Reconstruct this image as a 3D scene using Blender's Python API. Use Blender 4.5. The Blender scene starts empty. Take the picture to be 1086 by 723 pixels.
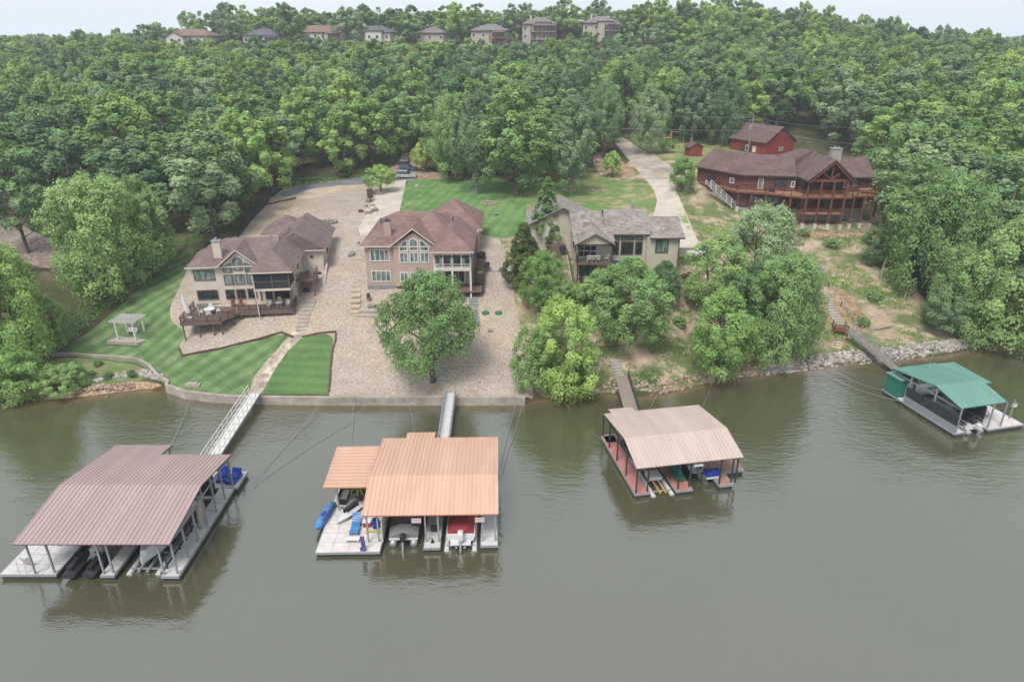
import bpy, math, random
import numpy as np
from mathutils import Vector, Matrix
from mathutils.geometry import delaunay_2d_cdt
random.seed(7); rng = np.random.default_rng(11)
R = math.radians
scene = bpy.context.scene
COL = scene.collection

# ------------------------------------------------------------------ camera, sky, sun, exposure
PITCH = R(23.3); CAM_H = 40.0; FOC = 724.0
cd = bpy.data.cameras.new("camera"); cam = bpy.data.objects.new("camera", cd); COL.objects.link(cam)
cam.location = (0, 0, CAM_H); cam.rotation_euler = (R(90) - PITCH, 0, 0)
cd.sensor_width = 36; cd.lens = 24.0; cd.clip_start = .5; cd.clip_end = 6000
scene.camera = cam
SUN_EL, SUN_AZ = R(58), R(205)          # azimuth: clockwise from +Y, the sun stands behind and left of the camera
world = bpy.data.worlds.new("World"); scene.world = world; world.use_nodes = True
nt = world.node_tree; nt.nodes.clear()
out = nt.nodes.new('ShaderNodeOutputWorld'); bg = nt.nodes.new('ShaderNodeBackground'); bg.inputs[1].default_value = .1
sky = nt.nodes.new('ShaderNodeTexSky'); sky.sky_type = 'NISHITA'; sky.sun_disc = False
sky.sun_elevation = SUN_EL; sky.sun_rotation = SUN_AZ; sky.dust_density = 3
tc = nt.nodes.new('ShaderNodeTexCoord'); mp = nt.nodes.new('ShaderNodeMapping'); mp.inputs['Scale'].default_value = (1.2, 1.2, 7)
nz = nt.nodes.new('ShaderNodeTexNoise'); nz.inputs['Scale'].default_value = 1.6; nz.inputs['Detail'].default_value = 5; nz.inputs['Roughness'].default_value = .5
rp = nt.nodes.new('ShaderNodeValToRGB')
rp.color_ramp.elements[0].position = .3; rp.color_ramp.elements[0].color = (4.5, 4.95, 5.4, 1)
rp.color_ramp.elements[1].position = .72; rp.color_ramp.elements[1].color = (5.15, 5.4, 5.75, 1)
mx = nt.nodes.new('ShaderNodeMix'); mx.data_type = 'RGBA'; mx.inputs[0].default_value = .93
nt.links.new(tc.outputs['Generated'], mp.inputs[0]); nt.links.new(mp.outputs[0], nz.inputs[0]); nt.links.new(nz.outputs[0], rp.inputs[0])
nt.links.new(sky.outputs[0], mx.inputs[6]); nt.links.new(rp.outputs[0], mx.inputs[7]); nt.links.new(mx.outputs[2], bg.inputs[0]); nt.links.new(bg.outputs[0], out.inputs[0])
sl = bpy.data.lights.new("sun", 'SUN'); sun = bpy.data.objects.new("sun", sl); COL.objects.link(sun)
sl.energy = 2.1; sl.angle = R(24); sl.color = (1, .96, .9)
sdir = Vector((math.sin(SUN_AZ) * math.cos(SUN_EL), math.cos(SUN_AZ) * math.cos(SUN_EL), math.sin(SUN_EL)))
sun.rotation_euler = sdir.to_track_quat('Z', 'Y').to_euler(); sun.location = sdir * 200
vs = scene.view_settings; vs.view_transform = 'Standard'; vs.look = 'None'; vs.exposure = 0.98; vs.gamma = 1; vs.use_curve_mapping = False
scene.render.engine = 'CYCLES'; cy = scene.cycles
cy.use_denoising = True; cy.max_bounces = 8; cy.diffuse_bounces = 5; cy.glossy_bounces = 3; cy.transmission_bounces = 3; cy.volume_bounces = 0; cy.transparent_max_bounces = 8
cy.volume_step_rate = 20
try: cy.denoiser = 'OPENIMAGEDENOISE'; cy.denoising_prefilter = 'ACCURATE'
except Exception: pass

# ------------------------------------------------------------------ survey: from a picture point and a height to a place
SP, CP = math.sin(PITCH), math.cos(PITCH)
def W(px, py, z=0.):
    u = (px - 543) / FOC; v = (py - 361.5) / FOC
    d = (CAM_H - z) / (SP + v * CP)
    return Vector((u * d, (CP - v * SP) * d, z))
def proj(x, y, z):
    D = CAM_H - z; d = D * SP + y * CP
    return 543 + FOC * x / d, 361.5 + FOC * (D * CP - y * SP) / d

# ------------------------------------------------------------------ materials
def lin(c):
    c = c / 255.
    return c / 12.92 if c <= .04045 else ((c + .055) / 1.055) ** 2.4
def C(r, g, b, k=.69): return (lin(r) * k, lin(g) * k, lin(b) * k)
MATS = {}
class NT:
    def __init__(s, m): s.t = m.node_tree
    def n(s, ty, ins=None, **kw):
        nd = s.t.nodes.new('ShaderNode' + ty)
        for k, v in kw.items(): setattr(nd, k, v)
        for k, v in (ins or {}).items():
            if hasattr(v, 'is_output') or isinstance(v, bpy.types.NodeSocket): s.t.links.new(v, nd.inputs[k])
            else: nd.inputs[k].default_value = v
        return nd
    def mix(s, f, a, b, mode='MIX'):
        nd = s.t.nodes.new('ShaderNodeMix'); nd.data_type = 'RGBA'; nd.blend_type = mode
        for i, v in ((0, f), (6, a), (7, b)):
            if isinstance(v, bpy.types.NodeSocket): s.t.links.new(v, nd.inputs[i])
            else: nd.inputs[i].default_value = v if i == 0 else (*v[:3], 1)
        return nd.outputs[2]
    def ramp(s, f, p0, p1):
        nd = s.n('MapRange', {0: f, 1: p0, 2: p1}); return nd.outputs[0]
def newmat(name):
    m = bpy.data.materials.new(name); m.use_nodes = True; t = NT(m)
    b = m.node_tree.nodes['Principled BSDF']; MATS[name] = m
    return m, t, b
def M(name, col, rough=.8, col2=None, scale=2., var=.18, bump=0., bscale=None, metal=0., spec=.3, coord='Object', stretch=(1, 1, 1), detail=4):
    m, t, b = newmat(name)
    tcn = t.n('TexCoord')
    mpn = t.n('Mapping', {0: tcn.outputs[coord], 3: stretch})
    n1 = t.n('TexNoise', {0: mpn.outputs[0], 'Scale': scale, 'Detail': detail, 'Roughness': .65})
    f = t.ramp(n1.outputs[0], .3, .7)
    c2 = col2 or tuple(x * (1 - 2 * var) for x in col); c1 = col if col2 else tuple(min(.95, x * (1 + var * .6)) for x in col)
    t.t.links.new(t.mix(f, c2, c1), b.inputs['Base Color'])
    b.inputs['Roughness'].default_value = rough; b.inputs['Metallic'].default_value = metal; b.inputs['Specular IOR Level'].default_value = spec
    if bump:
        n2 = t.n('TexNoise', {0: mpn.outputs[0], 'Scale': bscale or scale * 4, 'Detail': 3})
        bp = t.n('Bump', {'Height': n2.outputs[0], 'Strength': 1., 'Distance': bump})
        t.t.links.new(bp.outputs[0], b.inputs['Normal'])
    return m
def shingle(name, c, c2):
    m, t, b = newmat(name); tcn = t.n('TexCoord')
    mp1 = t.n('Mapping', {0: tcn.outputs['Object'], 3: (1.1, 1.1, 5.5)})
    v = t.n('TexVoronoi', {0: mp1.outputs[0], 'Scale': 1.6}); w = t.n('TexWhiteNoise', {0: v.outputs['Position']})
    n1 = t.n('TexNoise', {0: tcn.outputs['Object'], 'Scale': .5, 'Detail': 4})
    a = t.mix(w.outputs[0], c, c2); l = t.mix(t.ramp(n1.outputs[0], .3, .7), (.78, .78, .78), (1.12, 1.12, 1.12))
    t.t.links.new(t.mix(1., a, l, 'MULTIPLY'), b.inputs['Base Color']); b.inputs['Roughness'].default_value = .92; b.inputs['Specular IOR Level'].default_value = .15
    wv = t.n('TexWave', {0: tcn.outputs['Object'], 'Scale': 2.2, 'Distortion': .4}, bands_direction='Z')
    bp = t.n('Bump', {'Height': wv.outputs[1], 'Strength': .6, 'Distance': .03}); t.t.links.new(bp.outputs[0], b.inputs['Normal'])
    return m
def leafmat(name, dark, light, tr=.42):
    m, t, b = newmat(name)
    oi = t.n('ObjectInfo'); at = t.n('Attribute', attribute_name='tone')
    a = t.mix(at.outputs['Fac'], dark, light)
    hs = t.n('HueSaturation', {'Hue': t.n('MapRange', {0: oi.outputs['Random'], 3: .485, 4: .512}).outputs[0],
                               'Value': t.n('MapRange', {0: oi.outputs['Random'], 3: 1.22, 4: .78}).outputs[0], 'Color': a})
    b.inputs['Roughness'].default_value = .6; b.inputs['Specular IOR Level'].default_value = .25
    t.t.links.new(hs.outputs[0], b.inputs['Base Color'])
    tl = t.n('BsdfTranslucent', {0: hs.outputs[0]}); mxs = t.n('MixShader', {0: tr, 1: b.outputs[0], 2: tl.outputs[0]})
    t.t.links.new(mxs.outputs[0], m.node_tree.nodes['Material Output'].inputs[0])
    return m
# foliage
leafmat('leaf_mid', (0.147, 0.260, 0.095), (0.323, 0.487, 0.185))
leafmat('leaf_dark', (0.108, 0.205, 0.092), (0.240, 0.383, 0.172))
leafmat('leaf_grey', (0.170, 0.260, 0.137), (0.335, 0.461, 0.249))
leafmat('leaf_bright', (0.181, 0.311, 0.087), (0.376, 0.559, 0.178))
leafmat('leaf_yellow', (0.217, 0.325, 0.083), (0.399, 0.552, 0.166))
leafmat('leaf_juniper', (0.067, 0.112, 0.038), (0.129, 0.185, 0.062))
M('bark', C(120, 112, 104), .95, C(82, 74, 66), 3, bump=.03, stretch=(1, 1, .2))
M('bark_pale', C(178, 172, 160), .95, C(130, 122, 110), 3, bump=.02, stretch=(1, 1, .2))
# buildings
M('cream_wall', C(228, 216, 202), .9, C(212, 198, 184), .8); M('tan_pink_wall', C(198, 175, 163), .9, C(184, 161, 150), .8)
M('stone_tan_wall', C(212, 203, 186), .9, C(198, 188, 171), .8, bump=.01)
M('white_paint', C(238, 236, 232), .6, C(222, 219, 214), 1.5); M('white_wall', C(232, 226, 218), .85, C(214, 207, 198), .7)
M('grey_block', C(160, 160, 160), .9, C(132, 132, 134), 1.2, bump=.01); M('concrete', C(196, 190, 182), .9, C(164, 158, 150), 1.0, bump=.008)
M('beige_wall', C(205, 196, 182), .9, C(188, 178, 164), .7)
def logwall():
    m, t, b = newmat('log_wall'); tcn = t.n('TexCoord')
    wv = t.n('TexWave', {0: tcn.outputs['Object'], 'Scale': 1.05, 'Distortion': .3}, bands_direction='Z')
    n1 = t.n('TexNoise', {0: tcn.outputs['Object'], 'Scale': 1.5, 'Detail': 4})
    t.t.links.new(t.mix(t.ramp(n1.outputs[0], .3, .7), C(108, 62, 56), C(128, 76, 68)), b.inputs['Base Color'])
    bp = t.n('Bump', {'Height': wv.outputs[1], 'Strength': 1, 'Distance': .08}); t.t.links.new(bp.outputs[0], b.inputs['Normal'])
    b.inputs['Roughness'].default_value = .75
logwall()
M('red_siding', C(164, 72, 64), .8, C(144, 60, 54), 1.); M('red_wood', C(138, 84, 74), .8, C(114, 66, 58), 2, stretch=(1, 1, .3))
shingle('shingle_mauve', C(142, 124, 122), C(124, 106, 104)); shingle('shingle_rose', C(150, 124, 119), C(132, 106, 102))
shingle('shingle_grey', C(170, 162, 156), C(132, 125, 120)); shingle('shingle_brown', C(128, 106, 104), C(108, 88, 87))
shingle('shingle_slate', C(120, 120, 130), C(100, 100, 110)); shingle('shingle_terracotta', C(156, 128, 118), C(138, 112, 104)); shingle('shingle_taupe', C(146, 140, 142), C(126, 120, 122))
M('dark_trim', C(92, 78, 70), .7, var=.1); M('brown_trim', C(120, 104, 94), .7, var=.1); M('trim_cream', C(225, 212, 200), .7, var=.06)
def glassm(name, c, c2):
    m, t, b = newmat(name); tcn = t.n('TexCoord'); n1 = t.n('TexNoise', {0: t.n('Mapping', {0: tcn.outputs['Object'], 3: (2.2, 2.2, .7)}).outputs[0], 'Scale': 1.0, 'Detail': 2})
    t.t.links.new(t.mix(t.ramp(n1.outputs[0], .38, .62), c, c2), b.inputs['Base Color']); b.inputs['Roughness'].default_value = .06; b.inputs['Specular IOR Level'].default_value = .9
glassm('glass_blind', C(150, 165, 158), C(88, 108, 104)); glassm('glass_dark', C(58, 66, 68), C(34, 40, 42)); glassm('glass_teal', C(126, 150, 148), C(70, 96, 96))
M('screen_mesh', C(62, 64, 70), .7, C(48, 50, 56), 1.5); M('deck_brown', C(132, 108, 100), .85, C(108, 86, 80), 3, stretch=(1, 6, 1)); M('deck_tan', C(190, 152, 120), .85, C(168, 130, 100), 3, stretch=(1, 6, 1))
M('deck_board', C(222, 220, 221), .85, C(200, 197, 198), 2.5); M('deck_paver', C(232, 225, 222), .9, C(206, 198, 196), 1.2)
M('deck_red', C(203, 142, 132), .85, C(180, 118, 110), 1.5); M('deck_clay', C(186, 152, 134), .85, C(164, 130, 114), 1.5)
M('float_black', C(70, 72, 74), .7, C(50, 51, 52), 2); M('steel', C(176, 180, 184), .45, var=.08, metal=.3); M('steel_dark', C(78, 82, 88), .5, var=.1, metal=.3)
M('metal_maroon', C(188, 164, 162), .5, C(170, 146, 145), .5, 1.3, stretch=(1.4, .12, 1), spec=.5); M('metal_maroon_trim', C(124, 90, 88), .5)
M('metal_orange', C(224, 184, 162), .5, C(208, 164, 140), .5, 1.3, stretch=(1.4, .12, 1), spec=.5); M('metal_orange_trim', C(196, 118, 84), .5)
M('metal_tan', C(212, 194, 184), .5, C(194, 174, 163), .5, 1.3, stretch=(1.4, .12, 1), spec=.5); M('metal_tan_trim', C(150, 130, 118), .5)
M('metal_green', C(120, 166, 154), .5, C(104, 150, 138), .5, 1.3, stretch=(1.4, .12, 1), spec=.5); M('metal_green_trim', C(40, 122, 104), .5); M('green_siding', C(48, 132, 114), .7, var=.08)
M('rubber', C(45, 45, 47), .8); M('fabric_black', C(66, 66, 70), .9, C(48, 48, 52), 3); M('fabric_grey', C(138, 138, 140), .9, C(112, 112, 116), 3, bump=.03)
M('fabric_red', C(176, 72, 76), .9, C(150, 56, 60), 3, bump=.03); M('blue', C(44, 84, 190), .5, C(34, 66, 160), 4); M('sky_blue', C(88, 160, 210), .5, C(60, 120, 190), 2)
M('teal', C(44, 150, 162), .6); M('yellow', C(226, 206, 84), .6); M('red', C(200, 66, 60), .6); M('pink', C(226, 170, 176), .6); M('purple', C(110, 100, 170), .6); M('green', C(52, 132, 100), .6, C(38, 108, 82), 3)
M('car_silver', C(190, 196, 202), .3, var=.03, spec=.8); M('car_blue', C(70, 96, 130), .3, var=.03, spec=.8); M('car_dark', C(60, 62, 68), .3, var=.03, spec=.8); M('lamp_red', C(160, 40, 36), .3); M('hull_white', C(228, 230, 234), .35, var=.03, spec=.6)
M('stone', C(200, 190, 178), .95, C(158, 148, 138), 3, bump=.03); M('stone_grey', C(170, 168, 164), .95, C(124, 120, 116), 2.5, bump=.04); M('slab_yellow', C(208, 194, 170), .95, C(184, 168, 146), 2)
M('riprap_stone', C(214, 208, 198), .95, C(160, 152, 142), 1.2, bump=.04, coord='Object'); M('old_wood', C(170, 156, 146), .95, C(128, 114, 106), 3, bump=.02, stretch=(1, 5, 1)); M('driftwood', C(178, 170, 160), .95, C(140, 130, 120), 3)
M('joint_grey', C(150, 148, 148), .8)
M('brown_box', C(112, 88, 78), .85); M('black_plastic', C(52, 54, 60), .6); M('silt_cloth', C(66, 62, 72), .85); M('tan_canvas', C(206, 196, 184), .8); M('timber', C(196, 168, 128), .85, C(170, 140, 104), 2); M('flower', C(230, 214, 80), .8)

# ------------------------------------------------------------------ mesh builder
class MB:
    def __init__(s): s.v = []; s.f = []; s.m = []
    def add(s, vs_, fs, m=0):
        o = len(s.v); s.v += [tuple(p) for p in vs_]; s.f += [tuple(i + o for i in f) for f in fs]; s.m += [m] * len(fs); return s
    def box(s, x0, y0, z0, x1, y1, z1, m=0):
        v = [(x0, y0, z0), (x1, y0, z0), (x1, y1, z0), (x0, y1, z0), (x0, y0, z1), (x1, y0, z1), (x1, y1, z1), (x0, y1, z1)]
        return s.add(v, [(3, 2, 1, 0), (4, 5, 6, 7), (0, 1, 5, 4), (1, 2, 6, 5), (2, 3, 7, 6), (3, 0, 4, 7)], m)
    def obox(s, c, size, rz=0, m=0, rx=0, ry=0):
        q = Matrix.Rotation(rz, 3, 'Z') @ Matrix.Rotation(ry, 3, 'Y') @ Matrix.Rotation(rx, 3, 'X'); c = Vector(c); hx, hy, hz = (a / 2 for a in size)
        v = [c + q @ Vector((a * hx, b * hy, d * hz)) for a, b, d in ((-1, -1, -1), (1, -1, -1), (1, 1, -1), (-1, 1, -1), (-1, -1, 1), (1, -1, 1), (1, 1, 1), (-1, 1, 1))]
        return s.add(v, [(3, 2, 1, 0), (4, 5, 6, 7), (0, 1, 5, 4), (1, 2, 6, 5), (2, 3, 7, 6), (3, 0, 4, 7)], m)
    def bar(s, a, b, w=.1, h=None, m=0):
        a, b = Vector(a), Vector(b); d = b - a; L = d.length
        if L < 1e-5: return s
        d /= L; up = Vector((0, 0, 1)) if abs(d.z) < .95 else Vector((0, 1, 0)); r = d.cross(up).normalized(); u = r.cross(d); h = h or w
        v = [p + r * (i * w / 2) + u * (j * h / 2) for p in (a, b) for i, j in ((-1, -1), (1, -1), (1, 1), (-1, 1))]
        return s.add(v, [(3, 2, 1, 0), (4, 5, 6, 7), (0, 1, 5, 4), (1, 2, 6, 5), (2, 3, 7, 6), (3, 0, 4, 7)], m)
    def tube(s, pts, rs, n=8, m=0, caps=True):
        pts = [Vector(p) for p in pts]; rs = rs if isinstance(rs, (list, tuple)) else [rs] * len(pts); vs_ = []
        for i, p in enumerate(pts):
            d = (pts[min(i + 1, len(pts) - 1)] - pts[max(i - 1, 0)]).normalized(); up = Vector((0, 0, 1)) if abs(d.z) < .9 else Vector((0, 1, 0))
            r = d.cross(up).normalized(); u = r.cross(d)
            vs_ += [p + (r * math.cos(2 * math.pi * k / n) + u * math.sin(2 * math.pi * k / n)) * rs[i] for k in range(n)]
        fs = [(i * n + k, i * n + (k + 1) % n, (i + 1) * n + (k + 1) % n, (i + 1) * n + k) for i in range(len(pts) - 1) for k in range(n)]
        if caps: fs += [tuple(range(n - 1, -1, -1)), tuple((len(pts) - 1) * n + k for k in range(n))]
        return s.add(vs_, fs, m)
    def prism(s, poly, z0, z1, m=0, mt=None):
        n = len(poly); z0l = z0 if isinstance(z0, (list, tuple)) else [z0] * n; z1l = z1 if isinstance(z1, (list, tuple)) else [z1] * n
        vs_ = [(p[0], p[1], z) for p, z in zip(poly, z0l)] + [(p[0], p[1], z) for p, z in zip(poly, z1l)]
        o = len(s.v); s.add(vs_, [tuple(range(n - 1, -1, -1))] + [(i, (i + 1) % n, n + (i + 1) % n, n + i) for i in range(n)], m); s.add([], [], m)
        s.f.append(tuple(o + n + i for i in range(n))); s.m.append(m if mt is None else mt); return s
    def slab(s, pts, th=.18, m=0, me=None):      # a sloping roof face with thickness
        n = len(pts); pts = [Vector(p) for p in pts]; lo = [p - Vector((0, 0, th)) for p in pts]; o = len(s.v); s.v += [tuple(p) for p in pts + lo]
        s.f += [tuple(o + i for i in range(n)), tuple(o + n + i for i in range(n - 1, -1, -1))]; s.m += [m, m]
        for i in range(n): s.f.append((o + i, o + n + i, o + n + (i + 1) % n, o + (i + 1) % n)); s.m.append(m if me is None else me)
        return s
    def ball(s, c, r, n=8, k=5, m=0, jit=0., half=False):
        rx, ry, rz_ = r if isinstance(r, (list, tuple)) else (r, r, r); vs_ = []; lo = 0 if half else -90
        for i in range(k + 1):
            t = R(lo + (90 - lo) * i / k)
            for j in range(n):
                a = 2 * math.pi * j / n; q = 1 + random.uniform(-jit, jit); vs_.append((c[0] + rx * q * math.cos(t) * math.cos(a), c[1] + ry * q * math.cos(t) * math.sin(a), c[2] + rz_ * q * math.sin(t)))
        fs = [(i * n + j, i * n + (j + 1) % n, (i + 1) * n + (j + 1) % n, (i + 1) * n + j) for i in range(k) for j in range(n)]
        return s.add(vs_, fs, m)
    def hip(s, x0, x1, y0, y1, z, h, axis='x', e0=1, e1=1, fz=.2, m=0, me=1, run=None):   # closed roof; e0/e1 = 1 hipped end, 0 gable end
        a0, a1, b0, b1 = (x0, x1, y0, y1) if axis == 'x' else (y0, y1, x0, x1); mb_ = (b0 + b1) / 2; rn = run or (b1 - b0) / 2
        r0 = a0 + rn * e0; r1 = a1 - rn * e1
        if r0 > r1: r0 = r1 = (r0 + r1) / 2
        P = [(a0, b0), (a1, b0), (a1, b1), (a0, b1)]; q = (lambda a, b, c: (a, b, c)) if axis == 'x' else (lambda a, b, c: (b, a, c))
        vs_ = [q(*p, z) for p in P] + [q(*p, z + fz) for p in P] + [q(r0, mb_, z + fz + h), q(r1, mb_, z + fz + h)]
        s.add(vs_, [(0, 1, 2, 3), (0, 1, 5, 4), (1, 2, 6, 5), (2, 3, 7, 6), (3, 0, 4, 7)], me)
        return s.add(vs_, [(4, 5, 9, 8), (5, 6, 9), (6, 7, 8, 9), (7, 4, 8)], m)
    def gable(s, x0, x1, y0, y1, z, h, axis='x', th=.2, m=0, me=1):     # two slabs meeting in a ridge
        mid = (y0 + y1) / 2 if axis == 'x' else (x0 + x1) / 2
        if axis == 'x':
            s.slab([(x0, y0, z), (x1, y0, z), (x1, mid, z + h), (x0, mid, z + h)], th, m, me); s.slab([(x0, mid, z + h), (x1, mid, z + h), (x1, y1, z), (x0, y1, z)], th, m, me)
        else:
            s.slab([(x0, y0, z), (mid, y0, z + h), (mid, y1, z + h), (x0, y1, z)], th, m, me); s.slab([(mid, y0, z + h), (x1, y0, z), (x1, y1, z), (mid, y1, z + h)], th, m, me)
        return s
    def build(s, name, mats, parent=None, smooth=False, link=True):
        me_ = bpy.data.meshes.new(name); me_.from_pydata(s.v, [], s.f); mats = mats if isinstance(mats, (list, tuple)) else [mats]
        for k in mats: me_.materials.append(MATS[k])
        if len(mats) > 1: me_.polygons.foreach_set('material_index', s.m)
        me_.validate()
        import bmesh
        if len(s.f) < 20000:
            b = bmesh.new(); b.from_mesh(me_); bmesh.ops.recalc_face_normals(b, faces=b.faces); b.to_mesh(me_); b.free()
        if smooth: me_.polygons.foreach_set('use_smooth', [True] * len(me_.polygons))
        o = bpy.data.objects.new(name, me_)
        if link: COL.objects.link(o)
        if parent is not None: o.parent = parent
        return o
def tag(o, label=None, cat=None, group=None, kind=None):
    if label: o['label'] = label
    if cat: o['category'] = cat
    if group: o['group'] = group
    if kind: o['kind'] = kind
    return o
def thing(name, label, cat, loc=(0, 0, 0), rz=0, group=None):
    o = bpy.data.objects.new(name, None); COL.objects.link(o); o.location = loc; o.rotation_euler = (0, 0, rz); o.empty_display_size = .5
    return tag(o, label, cat, group)
def solo(mb, name, mats, label, cat, loc=(0, 0, 0), rz=0, group=None, smooth=False):
    o = mb.build(name, mats, None, smooth); o.location = loc; o.rotation_euler = (0, 0, rz); return tag(o, label, cat, group)
KIDS = {}
def copy_tree(o, parent=None, label=None):
    c = o.copy(); COL.objects.link(c)
    if parent is not None: c.parent = parent
    if label: c['label'] = label
    for ch in o.children: copy_tree(ch, c)
    return c
def rail(mb, pts, h=1., sp=1.5, r=.05, bars=3, m=0, balus=0):
    for a, b in zip(pts[:-1], pts[1:]):
        a, b = Vector(a), Vector(b); L = (b - a).length; n = max(1, round(L / sp))
        for i in range(n + 1): p = a.lerp(b, i / n); mb.bar(p, p + Vector((0, 0, h)), r * 1.6, m=m)
        for k in range(bars): z = Vector((0, 0, h * (k + 1) / bars)); mb.bar(a + z, b + z, r, m=m)
        if balus:
            k = int(L / balus)
            for i in range(1, k): p = a.lerp(b, i / k); mb.bar(p + Vector((0, 0, .1)), p + Vector((0, 0, h)), .03, m=m)
def stairs(mb, a, b, w, n, th=.12, m=0, solid=False, tread=None):
    a, b = Vector(a), Vector(b); d = b - a; f = Vector((d.x, d.y, 0)); L = f.length; f /= L; rz = math.atan2(f.y, f.x)
    for i in range(n):
        p = a + d * ((i + .5) / n); hh = th if not solid else abs(d.z) / n + th
        mb.obox((p.x, p.y, p.z - hh / 2), ((tread or L / n * .96), w, hh), rz, m)
# ------------------------------------------------------------------ terrain
CPTS = [(-57,86.5,1.5),(-50,85,1.4),(-45,81,1.3),(-40.6,77.5,1.05),(-33.6,75.5,.95),(-22,75,.95),(-10,75,.95),(1,75,.95),
(-56,82,.9),(-51,80.5,.9),(-63,79,.8),(-70,76,.8),(-80,78,1),(-100,76,1),(-140,80,3),(-200,90,6),
(-70,90,4),(-58,92,3.4),(-50,93,4.6),(-44,88,3.9),(-38,84,2.7),(-30,84,2.8),(-38,89,4.1),(-30,89,4.4),(-38,92,5.6),(-46,97,6),(-31,94,5.8),(-28,104,8.3),(-35,108,9),(-45,108,8.3),(-34,116,9.4),(-44,118,9.6),(-58,108,6.5),(-62,122,8.6),(-52,130,10.4),
(-80,105,7.5),(-100,110,8),(-90,130,10.5),(-120,150,13),(-75,150,11.5),(-50,148,11),(-60,170,12.5),
(-22,84,3.3),(-14,84,3.4),(-5,84,3.6),(-24,93,5.5),(-20,94,5.3),(-13,93,5.8),(-6,93,5.9),(-1,94,6.4),(-2,104,9.2),(-14,104,9.6),(-25,103,8.6),(-22,114,9.8),(-6,118,10.2),(-27,128,10),(-27,146,10.8),(-28,163,11.4),(-40,166,11.5),
(3,84,3.8),(4,92,6.6),(5,103,10),(9,94,8.0),(17,95.5,8.2),(24,96,8.2),(26,101,8.7),(29,105,9.0),(10,78,1.2),(14,82,3.2),(16,88,5.6),(24,84,2.6),(26,91,5.6),(9,89,5.6),(32,88,3),(36,95,5.5),(40,105,7.2),
(3,116,10.6),(14,118,11),(-2,130,11),(14,130,11.2),(26,118,10.4),(31,132,11.7),(34,150,13.6),(22,150,12.4),(2,150,12),(-10,165,12.4),(10,172,13.2),(36,172,15),(42,195,16.5),(60,190,16),(50,176,15.2),
(37,141,15),(42,134,12.5),(48,131,10.6),(54,125,9.1),(62,126,9.1),(68,132,9.6),(58,140,13),(47,150,14.8),(66,150,14),(72,145,12.5),
(54,116,7.0),(62,114,6.6),(54,104,4.2),(62,102,3.8),(48,94,2.2),(56,94,2.0),(66,98,2.4),(74,98,2.6),(76,112,6.5),(86,104,4.5),(100,110,5.5),(84,130,10),(100,140,12),(130,140,13),(160,140,14),
(-30,200,15),(-70,200,16),(-120,200,17.5),(-180,200,19),(0,200,16),(40,215,18.5),(90,190,17),(140,190,19),(200,190,20),
(-180,250,23),(-120,245,24),(-60,245,23.5),(0,245,23.5),(50,250,25),(110,250,26),(170,250,24),(240,250,22),
(-160,285,30),(-120,284,31),(-60,284,31),(0,284,31),(50,284,32.5),(105,290,36),(160,295,32),(240,300,27),
(-130,303,41),(-90,303,41),(-45,303,41),(0,303,41),(35,303,42),(70,315,42.5),(105,330,44.5),(140,335,40),(180,340,33),(240,350,30),(320,350,26),
(-130,330,42),(-60,330,43),(0,330,43.5),(50,335,44),(-165,315,31),(-210,330,30),(-280,330,31),(-350,340,31),(-250,230,20),(-300,120,12),
(0,420,36),(120,420,36),(-150,420,30),(260,430,26),(400,400,26),(-400,420,28),(400,200,20),(300,140,14),(-420,200,16),(200,110,6),(300,110,4),(420,120,8),(420,600,30),(0,600,25),(-420,600,30)]
_P = np.array(CPTS, float); _c2 = 36.
_D = np.sqrt(((_P[:, None, :2] - _P[None, :, :2]) ** 2).sum(-1) + _c2)
_w = np.linalg.solve(_D + np.eye(len(_P)) * 1e-3 * 0 + -np.eye(len(_P)) * .15, _P[:, 2] - 15)
SHX = np.array([-420,-200,-100,-75,-63,-56,-51,-46.5,-43,-40.6,-36,-33.6,-22,-10,1.8,2.6,6.7,11.5,15,18.5,24.6,30,36.3,46.4,60.8,68,73.4,90,130,200,420.])
SHY = np.array([50,60,69,72,74,74.4,75.9,77.3,76.6,75.1,74,73.7,73.4,73.4,73.4,74.3,75.1,76.3,75.3,75.7,78.6,80.5,82.5,85.2,87.7,90.3,89.5,91,94,97,95.])
def shore(x): return np.interp(x, SHX, SHY)
def hgt(x, y):
    x = np.atleast_1d(np.asarray(x, float)); y = np.atleast_1d(np.asarray(y, float)); o = np.empty(len(x))
    for i in range(0, len(x), 4000):
        a = x[i:i+4000]; b = y[i:i+4000]
        o[i:i+4000] = np.sqrt((a[:, None] - _P[:, 0]) ** 2 + (b[:, None] - _P[:, 1]) ** 2 + _c2) @ _w + 15
    s = y - shore(x); wall = (x > -44.2) & (x < 2.1)
    land = np.where(wall, np.maximum(o, .82), np.minimum(np.maximum(o, .25 + 0 * o), s * .75 + .04))
    land = np.where(wall, land, np.where(s < 0, 0, land))
    bed = np.maximum(-3.5, -.35 - .25 * np.abs(s)); bed = np.where(wall, np.minimum(bed, -1.2), bed)
    return np.where(s >= 0, land, np.where(s > -.02, np.where(wall, land, 0), bed))
def h1(x, y): return float(hgt([x], [y])[0])
def G(px, py):
    u = (px - 543) / FOC; v = (py - 361.5) / FOC; d = np.arange(60, 420, .4); X = u * d; Y = (CP - v * SP) * d; Z = CAM_H - (SP + v * CP) * d
    hh = hgt(X, Y); k = np.argmax(Z < hh)
    if not (Z < hh).any(): k = len(d) - 1
    if k > 0:
        a = Z[k-1] - hh[k-1]; b = hh[k] - Z[k]; t = a / max(1e-6, a + b); X_, Y_ = X[k-1] + t * (X[k] - X[k-1]), Y[k-1] + t * (Y[k] - Y[k-1])
    else: X_, Y_ = X[0], Y[0]
    return Vector((X_, Y_, h1(X_, Y_)))
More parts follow.
